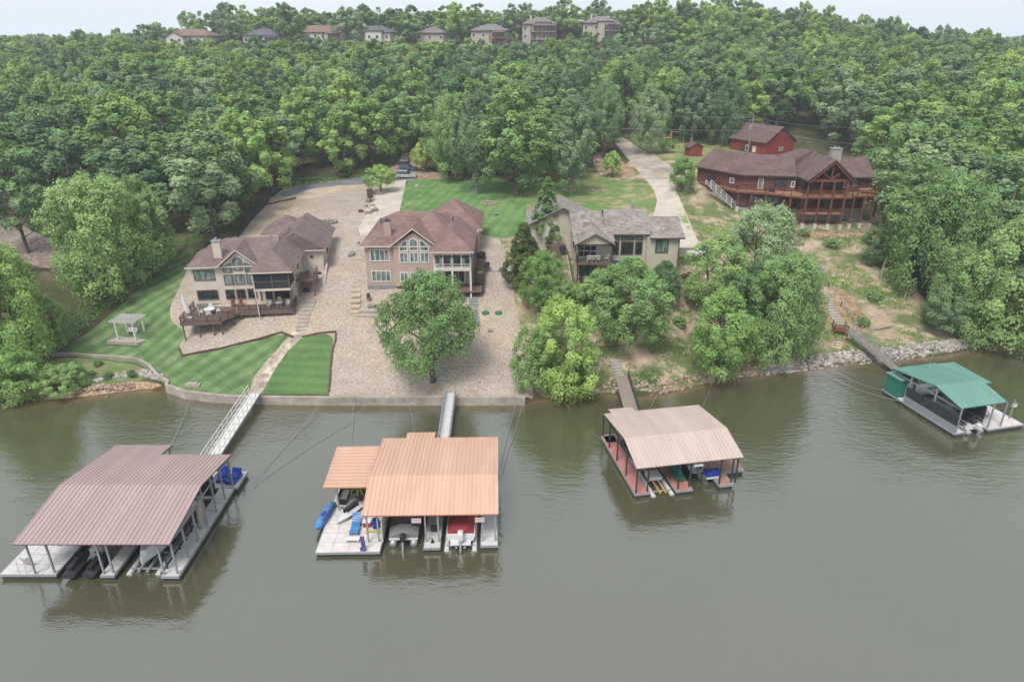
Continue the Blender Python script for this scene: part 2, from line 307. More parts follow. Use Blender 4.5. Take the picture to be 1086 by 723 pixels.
def smooth_poly(p, it=2):
    for _ in range(it):
        q = []
        for a, b in zip(p, p[1:] + p[:1]): q += [(a[0]*.75+b[0]*.25, a[1]*.75+b[1]*.25), (a[0]*.25+b[0]*.75, a[1]*.25+b[1]*.75)]
        p = q
    return p
def inpoly(x, y, poly):
    x = np.asarray(x); y = np.asarray(y); c = np.zeros(x.shape, bool); n = len(poly)
    for i in range(n):
        x0, y0 = poly[i]; x1, y1 = poly[(i + 1) % n]
        if y0 == y1: continue
        t = (y0 > y) != (y1 > y); c ^= t & (x < (x1 - x0) * (y - y0) / (y1 - y0) + x0)
    return c
def GP(pts, sm=1): return smooth_poly([tuple(G(*p)[:2]) for p in pts], sm)
# ground materials
def groundmat(name, cols, scales, pebble=0, stripes=None, bump=.04, rough=.95, thr=(.42, .58)):
    m, t, b = newmat(name); g = t.n('NewGeometry'); pos = g.outputs['Position']
    n1 = t.n('TexNoise', {0: pos, 'Scale': scales[0], 'Detail': 6, 'Roughness': .6}); n2 = t.n('TexNoise', {0: pos, 'Scale': scales[1], 'Detail': 5, 'Roughness': .7})
    a = t.mix(t.ramp(n1.outputs[0], *thr), cols[0], cols[1])
    if len(cols) > 2: a = t.mix(t.ramp(n2.outputs[0], .5, .62), a, cols[2])
    n3 = t.n('TexNoise', {0: pos, 'Scale': 2.6, 'Detail': 4, 'Roughness': .7})
    a = t.mix(1., a, t.mix(t.ramp(n3.outputs[0], .25, .75), (.80, .80, .80), (1.16, 1.16, 1.16)), 'MULTIPLY')
    n4 = t.n('TexNoise', {0: pos, 'Scale': .42, 'Detail': 5, 'Roughness': .65}); a = t.mix(1., a, t.mix(t.ramp(n4.outputs[0], .3, .7), (.87, .88, .86), (1.10, 1.09, 1.09)), 'MULTIPLY')
    hsrc = n3.outputs[0]
    if stripes:
        for ang, wd, c_ in stripes:
            mpn = t.n('Mapping', {0: pos, 2: (0, 0, ang)}); wv = t.n('TexWave', {0: mpn.outputs[0], 'Scale': .314 / wd, 'Distortion': 1.1, 'Detail': 2, 'Detail Scale': .3}, wave_profile='SIN')
            a = t.mix(1., a, t.mix(t.ramp(wv.outputs[1], .35, .65), (1 - c_, 1 - c_, 1 - c_ * .8), (1 + c_ * 1.2, 1 + c_, 1 + c_ * 1.4)), 'MULTIPLY')
    if pebble:
        vo = t.n('TexVoronoi', {0: pos, 'Scale': pebble, 'Randomness': 1.}); wn = t.n('TexWhiteNoise', {0: vo.outputs['Position']})
        a = t.mix(1., a, t.mix(wn.outputs[0], (.78, .77, .76), (1.18, 1.17, 1.16)), 'MULTIPLY'); hsrc = vo.outputs[0]
        a = t.mix(1., a, t.mix(t.ramp(vo.outputs[0], .25, .75), (1.06, 1.06, 1.06), (.72, .70, .68)), 'MULTIPLY')
    t.t.links.new(a, b.inputs['Base Color']); b.inputs['Roughness'].default_value = rough; b.inputs['Specular IOR Level'].default_value = .1
    bp = t.n('Bump', {'Height': hsrc, 'Strength': .8, 'Distance': bump}); t.t.links.new(bp.outputs[0], b.inputs['Normal'])
    return m
groundmat('m_forest_floor', [C(92, 88, 66), C(74, 84, 50), C(120, 104, 86)], (.15, .4))
groundmat('m_bank', [C(182, 160, 140), C(116, 128, 84), C(200, 178, 158)], (.16, .33), thr=(.42, .54), bump=.12)
groundmat('m_gravel', [C(200, 187, 178), C(194, 180, 170), C(202, 186, 168)], (.12, .07), pebble=7, bump=.05)
groundmat('m_gravel_grey', [C(170, 155, 150), C(150, 134, 128)], (.12, .3), pebble=2.2, bump=.12)
groundmat('m_lawn_striped', [C(98, 126, 80), C(112, 140, 90), C(122, 144, 100)], (.2, .15), stripes=[(R(34), 2.3, .13), (R(-50), 2.2, .07)])
groundmat('m_lawn_side', [C(94, 126, 76), C(104, 136, 84)], (.2, .5), stripes=[(R(96), 1.7, .08)])
groundmat('m_lawn_mown', [C(100, 136, 78), C(114, 150, 90), C(128, 154, 98)], (.15, .3), stripes=[(R(12), 2.2, .07)])
groundmat('m_lawn_rough', [C(108, 140, 78), C(130, 146, 92), C(176, 160, 128)], (.15, .22))
groundmat('m_bed', [C(104, 132, 78), C(128, 146, 98), C(150, 140, 110)], (.5, .8))
groundmat('m_concrete', [C(212, 202, 190), C(200, 190, 178)], (.2, .3), bump=.01)
groundmat('m_drive_tan', [C(216, 196, 176), C(204, 184, 166), C(222, 204, 186)], (.15, .1), pebble=7, bump=.02)
groundmat('m_asphalt', [C(140, 140, 146), C(124, 124, 132)], (.4, .3), bump=.01)
groundmat('m_chipseal', [C(178, 164, 152), C(196, 184, 172), C(160, 150, 142)], (.2, .12), bump=.02)
groundmat('m_flagstone', [C(214, 200, 186), C(196, 182, 170)], (.5, .5), pebble=1.3, bump=.05)
groundmat('m_sand', [C(186, 160, 134), C(168, 140, 114), C(196, 176, 156)], (.5, .6), pebble=3, bump=.05)
groundmat('m_lakebed', [C(110, 96, 70), C(96, 84, 60)], (.3, .3))
REG = [
 ('ground', 'm_bank', [(566,423),(600,420),(640,416),(700,419),(745,407),(830,393),(900,384),(1000,376),(1035,366),(1000,335),(962,300),(938,262),(935,215),(922,195),(840,170),(742,152),(700,150),(600,215),(560,240),(500,232),(500,250),(520,262),(535,262),(548,330),(560,380)], 1),
 ('rocky_slope', 'm_gravel_grey', [(-60,222),(10,228),(40,250),(95,268),(75,288),(40,286),(0,262),(-60,255)], 1),
 ('gravel_yard', 'm_gravel', [(205,268),(232,259),(254,249),(285,212),(300,200),(340,193),(400,191),(412,196),(405,245),(500,245),(520,240),(535,262),(548,330),(562,385),(565,412),(566,421),(560,422),(450,421),(352,421),(349,420),(349,414),(351,400),(355,353),(330,356),(310,362),(300,354),(275,361),(235,370),(193,379),(186,370),(200,352),(176,338),(188,305)], 1),
 ('lawn', 'm_lawn_striped', [(57,377),(100,379),(151,385),(166,401),(196,414),(250,419),(262,419),(272,404),(290,384),(304,366),(311,357),(299,354),(275,360),(235,369),(192,378),(188,369),(200,352),(176,338),(190,305),(207,268),(202,259),(160,297),(120,332),(80,362)], 1),
 ('lawn', 'm_lawn_side', [(322,358),(355,353),(351,375),(350,404),(349,414),(348,417),(342,418),(280,418),(274,417),(284,402),(298,384),(312,362)], 1),
 ('planting_bed', 'm_bed', [(55,378),(100,380),(148,386),(160,396),(150,405),(100,409),(60,408),(30,400)], 1),
 ('shore_bank', 'm_sand', [(55,410),(100,409),(150,404),(168,405),(196,417),(160,415),(110,421),(60,425),(20,425),(10,412)], 1),
 ('stone_path', 'm_flagstone', [(262,419),(266,410),(270,398),(280,386),(293,372),(302,360),(312,350),(318,338),(327,338),(324,350),(318,361),(304,372),(296,386),(288,398),(282,408),(276,419)], 1),
 ('lawn', 'm_lawn_mown', [(430,190),(470,187),(540,189),(566,205),(560,240),(540,256),(500,246),(420,244),(424,215)], 1),
 ('lawn', 'm_lawn_rough', [(560,178),(632,176),(640,190),(680,192),(697,207),(696,218),(684,232),(600,246),(556,244),(560,215),(548,190)], 1),
 ('lawn', 'm_lawn_rough', [(668,138),(720,145),(790,152),(790,170),(735,176),(712,170),(690,163),(672,150)], 1),
 ('dirt_patch', 'm_sand', [(628,163),(642,160),(668,176),(676,186),(655,190),(632,186)], 1),
 ('planting_bed', 'm_bed', [(424,216),(428,222),(470,230),(466,236),(424,234)], 1),
 ('road', 'm_asphalt', [(296,203),(330,194),(380,188),(420,184),(442,181),(446,189),(420,195),(370,197),(330,201),(300,210)], 1),
 ('track', 'm_sand', [(404,187),(424,170),(432,152),(440,152),(440,176),(470,184),(478,189),(440,191)], 1),
 ('driveway', 'm_drive_tan', [(256,256),(290,217),(310,206),(340,198),(390,195),(392,197),(350,204),(324,216),(306,234),(300,262),(270,280)], 1),
 ('driveway', 'm_concrete', [(380,242),(392,222),(403,196),(411,193),(431,191),(428,205),(424,222),(420,250),(382,250)], 0),
 ('road', 'm_chipseal', [(648,146),(664,146),(682,160),(706,172),(716,178),(712,190),(684,191),(676,180),(664,166)], 1),
 ('driveway', 'm_concrete', [(684,190),(711,190),(722,213),(741,258),(735,262),(690,262),(684,246),(694,226),(697,212),(692,199)], 0),
 ('worn_path', 'm_sand', [(840,246),(940,247),(940,253),(885,252),(845,252)], 1),
 ('dirt_patch', 'm_sand', [(866,300),(890,300),(914,330),(925,345),(900,365),(885,372),(868,350),(862,322)], 1),
]
gx = list(np.arange(-78, 100.1, 1.6)); gy = list(np.arange(71.3, 216, 1.6))
A, B_ = np.meshgrid(gx, gy); fine = np.c_[A.ravel(), B_.ravel()]
A, B_ = np.meshgrid(np.arange(-420, 421, 10), np.arange(40, 601, 10)); coarse = np.c_[A.ravel(), B_.ravel()]
coarse = coarse[~((coarse[:, 0] > -80) & (coarse[:, 0] < 102) & (coarse[:, 1] > 69) & (coarse[:, 1] < 218))]
pts = np.vstack([fine, coarse]); sd = pts[:, 1] - shore(pts[:, 0]); pts = pts[(np.abs(sd) > .5) & (sd > -16)]
pts[:, :2] += rng.uniform(-.07, .07, pts.shape)
verts2 = [Vector(p) for p in pts]; edges2 = []
def chain(poly, closed=True):
    o = len(verts2); verts2.extend(Vector((p[0] + random.uniform(-1e-3, 1e-3), p[1] + random.uniform(-1e-3, 1e-3))) for p in poly); n = len(poly)
    for i in range(n if closed else n - 1): edges2.append((o + i, o + (i + 1) % n))
sx = np.unique(np.r_[SHX, np.arange(-78, 100, 2.)])
chain([(x, float(shore(x)) + .001) for x in sx], False); chain([(x, float(shore(x)) - .22) for x in sx], False)
polys = []
for nm, mt, pp, sm in REG:
    P_ = GP(pp, 2 if sm else 0); P_ = [(a, max(b, float(shore(a)) + .05)) for a, b in P_]; polys.append((nm, mt, P_)); chain(P_)
V2, E2, F2, *_r = delaunay_2d_cdt(verts2, edges2, [], 0, 1e-4)
vx = np.array([(v.x, v.y) for v in V2]); vz = hgt(vx[:, 0], vx[:, 1])
dz_ = (np.sin(vx[:, 0] * 1.7) * np.cos(vx[:, 1] * 1.3) + np.sin(vx[:, 0] * .6 + vx[:, 1] * .8)) * .05; sdv = vx[:, 1] - shore(vx[:, 0]); vz = vz + np.where(sdv > 1, dz_, 0)
F2 = [tuple(f) for f in F2]; cen = vx[np.array(F2)].mean(1); own = np.full(len(F2), -1)
sdc = cen[:, 1] - shore(cen[:, 0])
for i, (nm, mt, P_) in enumerate(polys): own[inpoly(cen[:, 0], cen[:, 1], P_)] = i
own[sdc < 0] = -2
LABS = {}
for i in range(-2, len(polys)):
    idx = np.nonzero(own == i)[0]
    if len(idx) == 0: continue
    fs = [F2[k] for k in idx]; used = sorted({a for f in fs for a in f}); rm = {a: j for j, a in enumerate(used)}
    me_ = bpy.data.meshes.new('g'); me_.from_pydata([(vx[a, 0], vx[a, 1], vz[a]) for a in used], [], [tuple(rm[a] for a in f) for f in fs])
    nm, mt = {-1: ('forest_floor', 'm_forest_floor'), -2: ('lakebed', 'm_lakebed')}.get(i) or polys[i][:2]
    me_.materials.append(MATS[mt]); me_.polygons.foreach_set('use_smooth', [True] * len(fs)); o = bpy.data.objects.new(nm, me_); COL.objects.link(o); o['kind'] = 'structure'
# far hills with woods on them, beyond the ridge
def hillobj(name, pts_, y0, depth, mat_):
    mb = MB(); xs = np.linspace(pts_[0][0], pts_[-1][0], 160); pz = np.interp(xs, [p[0] for p in pts_], [p[1] for p in pts_]); rows = 14; vs_ = []
    for j in range(rows):
        t = j / (rows - 1); prof = math.sin(math.pi * t) ** .7 if 0 < t < 1 else 0
        for x, z in zip(xs, pz): vs_.append((x, y0 + depth * t + 20 * math.sin(x * .01), -5 + (z + 5) * prof + random.uniform(-2.5, 2.5) * (0 < t < 1)))
    n = len(xs); mb.add(vs_, [(j*n+i, j*n+i+1, (j+1)*n+i+1, (j+1)*n+i) for j in range(rows-1) for i in range(n-1)]); o = mb.build(name, mat_); o['kind'] = 'structure'; return o
groundmat('m_far_wood', [(.05, .09, .035), (.08, .13, .05)], (.03, .05), bump=2)
hillobj('hills', [(-1500, 48), (-900, 55), (-600, 50), (-300, 40), (200, 38), (420, 44), (620, 50), (900, 56), (1500, 50)], 820, 400, 'm_far_wood')

# water
def watermat():
    m, t, b = newmat('m_water'); g = t.n('NewGeometry'); pos = g.outputs['Position']; at = t.n('Attribute', attribute_name='shallow')
    n0 = t.n('TexNoise', {0: pos, 'Scale': .03, 'Detail': 3}); base = t.mix(t.ramp(n0.outputs[0], .3, .7), (.060, .060, .032), (.071, .070, .040))
    a = t.mix(at.outputs['Fac'], base, (.17, .115, .06)); t.t.links.new(a, b.inputs['Base Color'])
    b.inputs['Roughness'].default_value = .05; b.inputs['IOR'].default_value = 2.45; b.inputs['Specular IOR Level'].default_value = .5
    mp1 = t.n('Mapping', {0: pos, 2: (0, 0, R(20)), 3: (1, 2.2, 1)})
    w1 = t.n('TexNoise', {0: mp1.outputs[0], 'Scale': .9, 'Detail': 4, 'Roughness': .55}); w2 = t.n('TexNoise', {0: mp1.outputs[0], 'Scale': .22, 'Detail': 2})
    pat = t.n('TexNoise', {0: pos, 'Scale': .035, 'Detail': 3}); amp = t.n('MapRange', {0: pat.outputs[0], 1: .38, 2: .62, 3: .1, 4: 1.15})
    mul = t.n('Math', {0: w1.outputs[0], 1: amp.outputs[0]}, operation='MULTIPLY'); w3 = t.n('TexNoise', {0: mp1.outputs[0], 'Scale': 3.2, 'Detail': 2}); m3 = t.n('Math', {0: w3.outputs[0], 1: .22}, operation='MULTIPLY'); a0 = t.n('Math', {0: mul.outputs[0], 1: m3.outputs[0]}, operation='ADD'); ad = t.n('Math', {0: a0.outputs[0], 1: w2.outputs[0]}, operation='ADD')
    bp = t.n('Bump', {'Height': ad.outputs[0], 'Strength': .55, 'Distance': .11}); t.t.links.new(bp.outputs[0], b.inputs['Normal'])
watermat()
xs = np.unique(np.r_[np.arange(-1500, -90, 60.), np.arange(-90, 110, 1.5), np.arange(110, 1500, 60.)]); ks = np.array([-.3, .4, 1., 1.8, 3, 5, 9, 20, 60, 150, 400])
mb = MB(); vs_ = [(x, float(shore(x)) - k, 0.) for k in ks for x in xs]; n = len(xs)
mb.add(vs_, [(j*n+i, (j+1)*n+i, (j+1)*n+i+1, j*n+i+1) for j in range(len(ks)-1) for i in range(n-1)]); wo = mb.build('water', 'm_water', None, True); wo['kind'] = 'structure'
at = wo.data.attributes.new('shallow', 'FLOAT', 'POINT'); sh = [math.exp(-max(0, k) / 1.3) * (.35 if -44 < x < 2 else .9) for k in ks for x in xs]; at.data.foreach_set('value', sh)
# ------------------------------------------------------------------ docks
def ribbed(mb, x0, x1, y0, z0, y1, z1, th=.1, step=.38, m=0, me=1, rh=.045, rw=.08, along='y'):
    mb.slab([(x0, y0, z0), (x1, y0, z0), (x1, y1, z1), (x0, y1, z1)], th, m, me)
    if along == 'y':
        n = int((x1 - x0) / step)
        for i in range(n + 1):
            x = x0 + .05 + i * (x1 - x0 - .1) / n; mb.bar((x, y0, z0 + rh / 2), (x, y1, z1 + rh / 2), rw, rh, m)
    else:
        n = int((y1 - y0) / step)
        for i in range(n + 1):
            t = (i + .15) / (n + .3); y = y0 + t * (y1 - y0); z = z0 + t * (z1 - z0) + rh / 2; mb.bar((x0, y, z), (x1, y, z), rw, rh, m)
def dock(label, loc, rz, decks, roofs, posts, rmats, deckmat, pmat='steel', fd=.5, seams=True):
    t = thing('boat_dock', label, 'boat dock', loc, rz)
    for k, d in enumerate(decks):
        x0, y0, x1, y1 = d[:4]; dm = d[4] if len(d) > 4 else deckmat; mb = MB(); mb.box(x0, y0, .36, x1, y1, .5)
        if seams:
            jb = mb; nx = max(1, round((x1 - x0) / 1.25)); ny = max(1, round((y1 - y0) / 1.25))
            for i in range(1, nx): x = x0 + (x1 - x0) * i / nx; jb.box(x - .015, y0, .499, x + .015, y1, .504, 1)
            for j in range(1, ny): y = y0 + (y1 - y0) * j / ny; jb.box(x0, y - .015, .499, x1, y + .015, .5045, 1)
        dk = mb.build('deck', [dm, 'joint_grey'], t)
        fb = MB(); lx, ly = x1 - x0, y1 - y0; n = max(1, round(max(lx, ly) / 1.3))
        for i in range(n):
            if ly >= lx: a = y0 + ly * i / n + .06; fb.box(x0 + .08, a, -.3, x1 - .08, a + ly / n - .12, .3)
            else: a = x0 + lx * i / n + .06; fb.box(a, y0 + .08, -.3, a + lx / n - .12, y1 - .08, .3)
        fb.build('float', 'float_black', dk)
        eb = MB(); eb.box(x0 - .04, y0 - .04, .3, x1 + .04, y0 + .02, .52); eb.box(x0 - .04, y1 - .02, .3, x1 + .04, y1 + .04, .52); eb.box(x0 - .04, y0, .3, x0 + .02, y1, .52); eb.box(x1 - .02, y0, .3, x1 + .04, y1, .52)
        eb.build('edge_frame', 'steel', dk)
    for nm, segs in roofs:
        mb = MB()
        for s in segs:
            kw = s[6] if len(s) > 6 else {}; ribbed(mb, *s[:6], **kw)
        mb.build(nm, rmats, t)
    for p in posts:
        mb = MB(); mb.bar((p[0], p[1], .5), (p[0], p[1], p[2]), .13); mb.build('post', pmat, t)
    return t
def truss(t, x0, x1, y0, y1, zf, m='steel'):
    mb = MB()
    for y in (y0 + .5, (y0 + y1) / 2, y1 - .5): mb.bar((x0 + .2, y, zf), (x1 - .2, y, zf), .1, .2)
    for x in np.linspace(x0 + .3, x1 - .3, 4): mb.bar((x, y0 + .3, zf - .12), (x, y1 - .3, zf - .12), .08, .16)
    mb.build('roof_frame', m, t)
def brace(t, pts, m='steel'):
    for a, b in pts: mb = MB(); mb.bar(a, b, .07); mb.build('brace', m, t)

# left dock, maroon roof
d1 = dock('largest dock, under a maroon ribbed metal roof, with pale decks', (-39.4, 43.1, 0), 0,
  [(-2.4, .5, 2.2, 12.5), (5.9, .4, 7.0, 11.5), (10.9, .3, 12.3, 12.4), (-2.4, 12.4, 12.6, 15.2)],
  [('roof', [(0, 12.4, 0, 4.0, 6.5, 5.0), (0, 12.4, 6.5, 5.0, 12.9, 4.0)]), ('roof_extension', [(0.02, 5.6, 12.93, 3.98, 15.2, 3.62)])],
  [(.5, .6, 4.0), (2.0, .7, 4.0), (2.0, 4, 4.5), (2.0, 8, 4.6), (.4, 4, 4.5), (.4, 9, 4.4), (6.1, .6, 4.0), (6.8, .7, 4.0), (6.4, 4, 4.5), (6.4, 9, 4.4), (11.05, .5, 4.0), (12.1, .6, 4.0), (12.1, 2.6, 4.2), (12.1, 4.6, 4.5), (12.1, 6.6, 4.8), (12.1, 8.6, 4.5), (12.1, 10.6, 4.2), (12.1, 12.6, 3.9), (8, 12.8, 3.8), (.4, 15, 3.6), (5.3, 15, 3.6)],
  ['metal_maroon', 'metal_maroon_trim'], 'deck_board')
truss(d1, 0, 12.4, 0, 12.9, 3.8); brace(d1, [((6.1, .6, 3.0), (7.0, 2.4, 3.9)), ((12.1, 2.6, 2.6), (12.1, 4.6, .6)), ((12.1, 6.6, 2.6), (12.1, 8.6, .6)), ((11.05, .5, 2.8), (10.6, .8, 3.9))])
mb = MB(); rail(mb, [(11.0, 1.2, .5), (11.0, 8.2, .5)], 1.15, 1.2, .07, 3); mb.build('railing', 'steel_dark', d1)
mb = MB(); mb.box(7.3, 11.9, .5, 10.6, 12.1, 2.6); mb.build('wind_screen', 'steel_dark', d1)
# middle-left dock, orange roof
d2 = dock('dock with an orange ribbed metal roof and a tiled sun deck', (-12.75, 47.3, 0), R(1.2),
  [(-4.0, -1.0, 1.45, 10.5, 'deck_paver'), (5.15, -.6, 6.55, 10.4), (10.05, -.4, 11.5, 10.4), (-3.2, 10.45, 11.6, 13.4)],
  [('roof', [(0, 11.6, 0, 3.5, 4.1, 4.7), (0, 11.6, 4.1, 4.7, 12.0, 3.8)]), ('roof_extension', [(2.3, 5.2, 12.03, 3.78, 13.4, 3.6)]),
   ('flat_canopy', [(-4.3, 1.25, 4.3, 3.35, 10.6, 3.75, dict(along='x', step=.5))])],
  [(.3, .3, 3.5), (1.2, .3, 3.5), (5.3, .2, 3.5), (6.4, .2, 3.5), (10.2, .2, 3.5), (11.3, .2, 3.5), (5.8, 5, 4.5), (10.3, 5, 4.5), (11.3, 5, 4.5), (1.2, 5, 4.4), (11.3, 11.5, 3.8), (-3.6, 10.4, 3.6), (-3.2, 4.8, 3.3)],
  ['metal_orange', 'metal_orange_trim'], 'deck_board')
truss(d2, 0, 11.6, 0, 12, 3.35)
mb = MB(); mb.box(1.5, .2, .5, 1.56, 3.8, 2.4); mb.build('side_panel', 'white_paint', d2)
# third dock, tan roof, red decks
d3 = dock('dock with a tan ribbed metal roof and red finger decks', (11.75, 54.35, 0), R(10.5),
  [(.1, .1, 1.55, 10.9, 'deck_red'), (4.2, -.15, 5.9, 9.4, 'deck_red'), (8.7, -.1, 10.2, 9.4, 'deck_clay'), (10.2, 2.0, 12.4, 9.6, 'deck_clay'), (.3, 9.5, 10.6, 11.2, 'deck_red')],
  [('roof', [(0, 10.9, 0, 3.5, 3.8, 4.55), (0, 10.9, 3.8, 4.55, 10.3, 3.7)]), ('roof_extension', [(.9, 3.6, 10.33, 3.68, 11.5, 3.5)])],
  [(.25, .3, 3.5), (.25, 3.2, 4.2), (.25, 6, 4.1), (.25, 8.6, 3.8), (.3, 11, 3.5), (1.4, .3, 3.5), (4.5, .2, 3.5), (5.7, .3, 3.5), (8.8, .2, 3.5), (10.1, .3, 3.5), (10.5, .2, 3.5), (10.4, 5, 4.2), (10.4, 9, 3.8)],
  ['metal_tan', 'metal_tan_trim'], 'deck_red', 'steel_dark', seams=False)
truss(d3, 0, 10.9, 0, 10.3, 3.35, 'steel_dark'); brace(d3, [((5.7, .3, 3.4), (6.6, .5, 2.4))])
# right dock, green roof
d4 = dock('smallest dock, under a green metal roof, with screened sides', (49.4, 66.0, 0), R(14),
  [(-.25, -.3, 1.1, 10.8), (4.1, -.5, 9.1, 5.6, 'deck_paver'), (1.1, 8.6, 8.6, 10.8)],
  [('roof', [(0, 6.3, 0, 3.5, 3.8, 4.4, dict(step=.5, rh=.03)), (0, 6.3, 3.8, 4.4, 10.3, 3.6, dict(step=.5, rh=.03))]), ('side_roof', [(6.32, 9.1, 4.6, 3.3, 10.2, 3.5, dict(step=.5, rh=.03))])],
  [(.05, -.1, 3.5), (.05, 3.5, 4.2), (.05, 7.2, 3.9), (4.3, -.2, 3.5), (6.1, -.2, 3.5), (8.7, 1.0, 2.9), (8.9, 5, 3.3), (6.2, 4.6, 3.6)],
  ['metal_green', 'metal_green_trim'], 'deck_board')
truss(d4, 0, 6.3, 0, 10.3, 3.3)
for y in (-.2, 2.35, 4.9):
    mb = MB(); mb.box(-.2, y, .5, -.13, y + 2.45, 1.35); mb.build('side_panel', 'steel', d4)
    mb = MB(); mb.box(-.19, y, 1.36, -.16, y + 2.45, 2.6); mb.build('screen', 'screen_mesh', d4)
mb = MB(); mb.box(4.0, .3, 1.0, 4.04, 3.6, 3.0); mb.build('screen', 'screen_mesh', d4)
lk = thing('dock_locker', 'green storage locker with white door at the back of the green roofed dock', 'locker', d4.matrix_basis @ Vector((0, 0, 0)), 0)
lk.location = Matrix.Rotation(R(14), 3, 'Z') @ Vector((-.25, 8.3, .505)) + Vector((49.4, 66, 0)); lk.rotation_euler[2] = R(14)
MB().box(.05, .1, 0, 2.5, 2.3, 2.3).build('wall', 'green_siding', lk); MB().box(-.1, -.05, 2.3, 2.65, 2.45, 2.42).build('roof', 'metal_green', lk); MB().box(1.1, .02, .1, 2.0, .1, 2.0).build('door', 'white_paint', lk)
def on(d, x, y, z=.505):
    a = d.rotation_euler[2]; return Matrix.Rotation(a, 3, 'Z') @ Vector((x, y, z)) + d.location
# ------------------------------------------------------------------ boats and things on the docks
def outboard(p, x, y, z, m='black_plastic', s=1.):
    o = MB(); o.obox((x, y - .15 * s, z + .45 * s), (.42 * s, .6 * s, .5 * s)); o.ball((x, y - .15 * s, z + .7 * s), (.22 * s, .32 * s, .16 * s)); e = o.build('outboard_motor', m, p)
    q = MB(); q.bar((x, y - .3 * s, z + .3 * s), (x, y - .45 * s, z - .6 * s), .16 * s, .26 * s); q.obox((x, y - .5 * s, z - .6 * s), (.12, .6 * s, .12)); q.build('motor_leg', 'steel', e)
def pontoon(label, loc, rz, L, w, cover, om='black_plastic', lift=.25, covered=True):
    t = thing('pontoon_boat', label, 'boat', loc, rz)
    for sx in (-1, 1): mb = MB(); mb.tube([(sx * w * .36, 0, lift), (sx * w * .36, L * .85, lift), (sx * w * .36, L, lift + .25)], [.3, .3, .06], 10); mb.build('pontoon', 'steel', t, True)
    MB().box(-w / 2, .25, lift + .3, w / 2, L * .95, lift + .4).build('deck', 'deck_board', t)
    if covered:
        mb = MB(); n = 9; vs_ = []
        for j in range(n):
            y = .45 + (L * .9 - .45) * j / (n - 1); hh = .95 + .18 * math.sin(j * 2.1) - (.25 if j in (0, n - 1) else 0)
            vs_ += [(-w / 2, y, lift + .42), (-w / 2 - .02, y, lift + hh * .75), (-w * .22, y, lift + hh + .1), (0, y, lift + hh + .2), (w * .22, y, lift + hh + .1), (w / 2 + .02, y, lift + hh * .75), (w / 2, y, lift + .42)]
        fs = [(j*7+i, j*7+i+1, (j+1)*7+i+1, (j+1)*7+i) for j in range(n-1) for i in range(6)] + [tuple(range(7)), tuple((n-1)*7+i for i in range(6, -1, -1))]
        mb.add(vs_, fs); mb.build('cover', cover, t)
    else:
        mb = MB(); rail(mb, [(-w/2, .5, lift+.4), (-w/2, L*.9, lift+.4), (w/2, L*.9, lift+.4), (w/2, .5, lift+.4)], .75, 1.3, .05, 2); mb.build('railing', 'steel', t)
        for sx in (-1, 1): MB().box(sx * w * .3 - .3, 1, lift + .4, sx * w * .3 + .3, 2.6, lift + .85).build('seat', cover, t)
    outboard(t, 0, .1, lift + .35, om); return t
def runabout(label, loc, rz, L, w, cover, om='white_paint', lift=.3, hull='hull_white', two=False):
    t = thing('motor_boat', label, 'boat', loc, rz); mb = MB(); n = 9; vs_ = []
    for j in range(n):
        f = j / (n - 1); y = L * f; hw = w / 2 * (1 if f < .5 else max(.04, 1 - ((f - .5) / .5) ** 2.2)); rise = .35 * f ** 3
        vs_ += [(-hw, y, lift + .75 + rise), (-hw * .85, y, lift + .2 + rise), (0, y, lift - .05 + rise * 1.3), (hw * .85, y, lift + .2 + rise), (hw, y, lift + .75 + rise), (0, y, lift + .76 + rise)]
    fs = [(j*6+i, j*6+(i+1)%6, (j+1)*6+(i+1)%6, (j+1)*6+i) for j in range(n-1) for i in range(6)] + [tuple(range(6)), tuple((n-1)*6+i for i in range(5, -1, -1))]
    mb.add(vs_, fs); mb.build('hull', hull, t)
    mb = MB(); vs_ = []
    for j in range(7):
        f = .04 + j / 6 * .9; y = L * f; hw = w / 2 * (1.03 if f < .5 else max(.1, 1 - ((f - .5) / .5) ** 2.2)); zz = lift + .78 + .35 * f ** 3
        vs_ += [(-hw, y, zz - .12), (-hw * .5, y, zz + .35 + .2 * math.sin(f * 3.1)), (hw * .5, y, zz + .35 + .2 * math.sin(f * 3.1)), (hw, y, zz - .12)]
    mb.add(vs_, [(j*4+i, j*4+i+1, (j+1)*4+i+1, (j+1)*4+i) for j in range(6) for i in range(3)] + [(0, 1, 2, 3), (27, 26, 25, 24)]); mb.build('cover', cover, t)
    MB().obox((0, -.3, lift + .25), (w * .7, .6, .08)).build('swim_platform', 'hull_white', t)
    outboard(t, 0, -.1, lift + .5, om, 1.15); return t
def jetski(label, loc, rz, m1, m2, lift=.3):
    t = thing('jet_ski', label, 'jet ski', loc, rz); mb = MB(); vs_ = []
    for j in range(7):
        f = j / 6; hw = .55 * (1 if f < .5 else 1 - ((f - .5) / .5) ** 2 * .9); vs_ += [(-hw, 3 * f, lift + .35), (-hw * .6, 3 * f, lift + .05), (hw * .6, 3 * f, lift + .05), (hw, 3 * f, lift + .35), (0, 3 * f, lift + .45 + .2 * math.sin(f * 3))]
    mb.add(vs_, [(j*5+i, j*5+(i+1)%5, (j+1)*5+(i+1)%5, (j+1)*5+i) for j in range(6) for i in range(5)] + [tuple(range(5)), tuple(range(34, 29, -1))]); mb.build('hull', m1, t)
    MB().obox((0, 1.0, lift + .72), (.4, 1.4, .35)).build('seat', m2, t); q = MB(); q.bar((-.4, 1.9, lift + 1.05), (.4, 1.9, lift + 1.05), .07); q.bar((0, 1.9, lift + .6), (0, 1.9, lift + 1.05), .16); q.build('handlebar', 'black_plastic', t); return t
def at(d, x, y, z=0): return on(d, x, y, z)
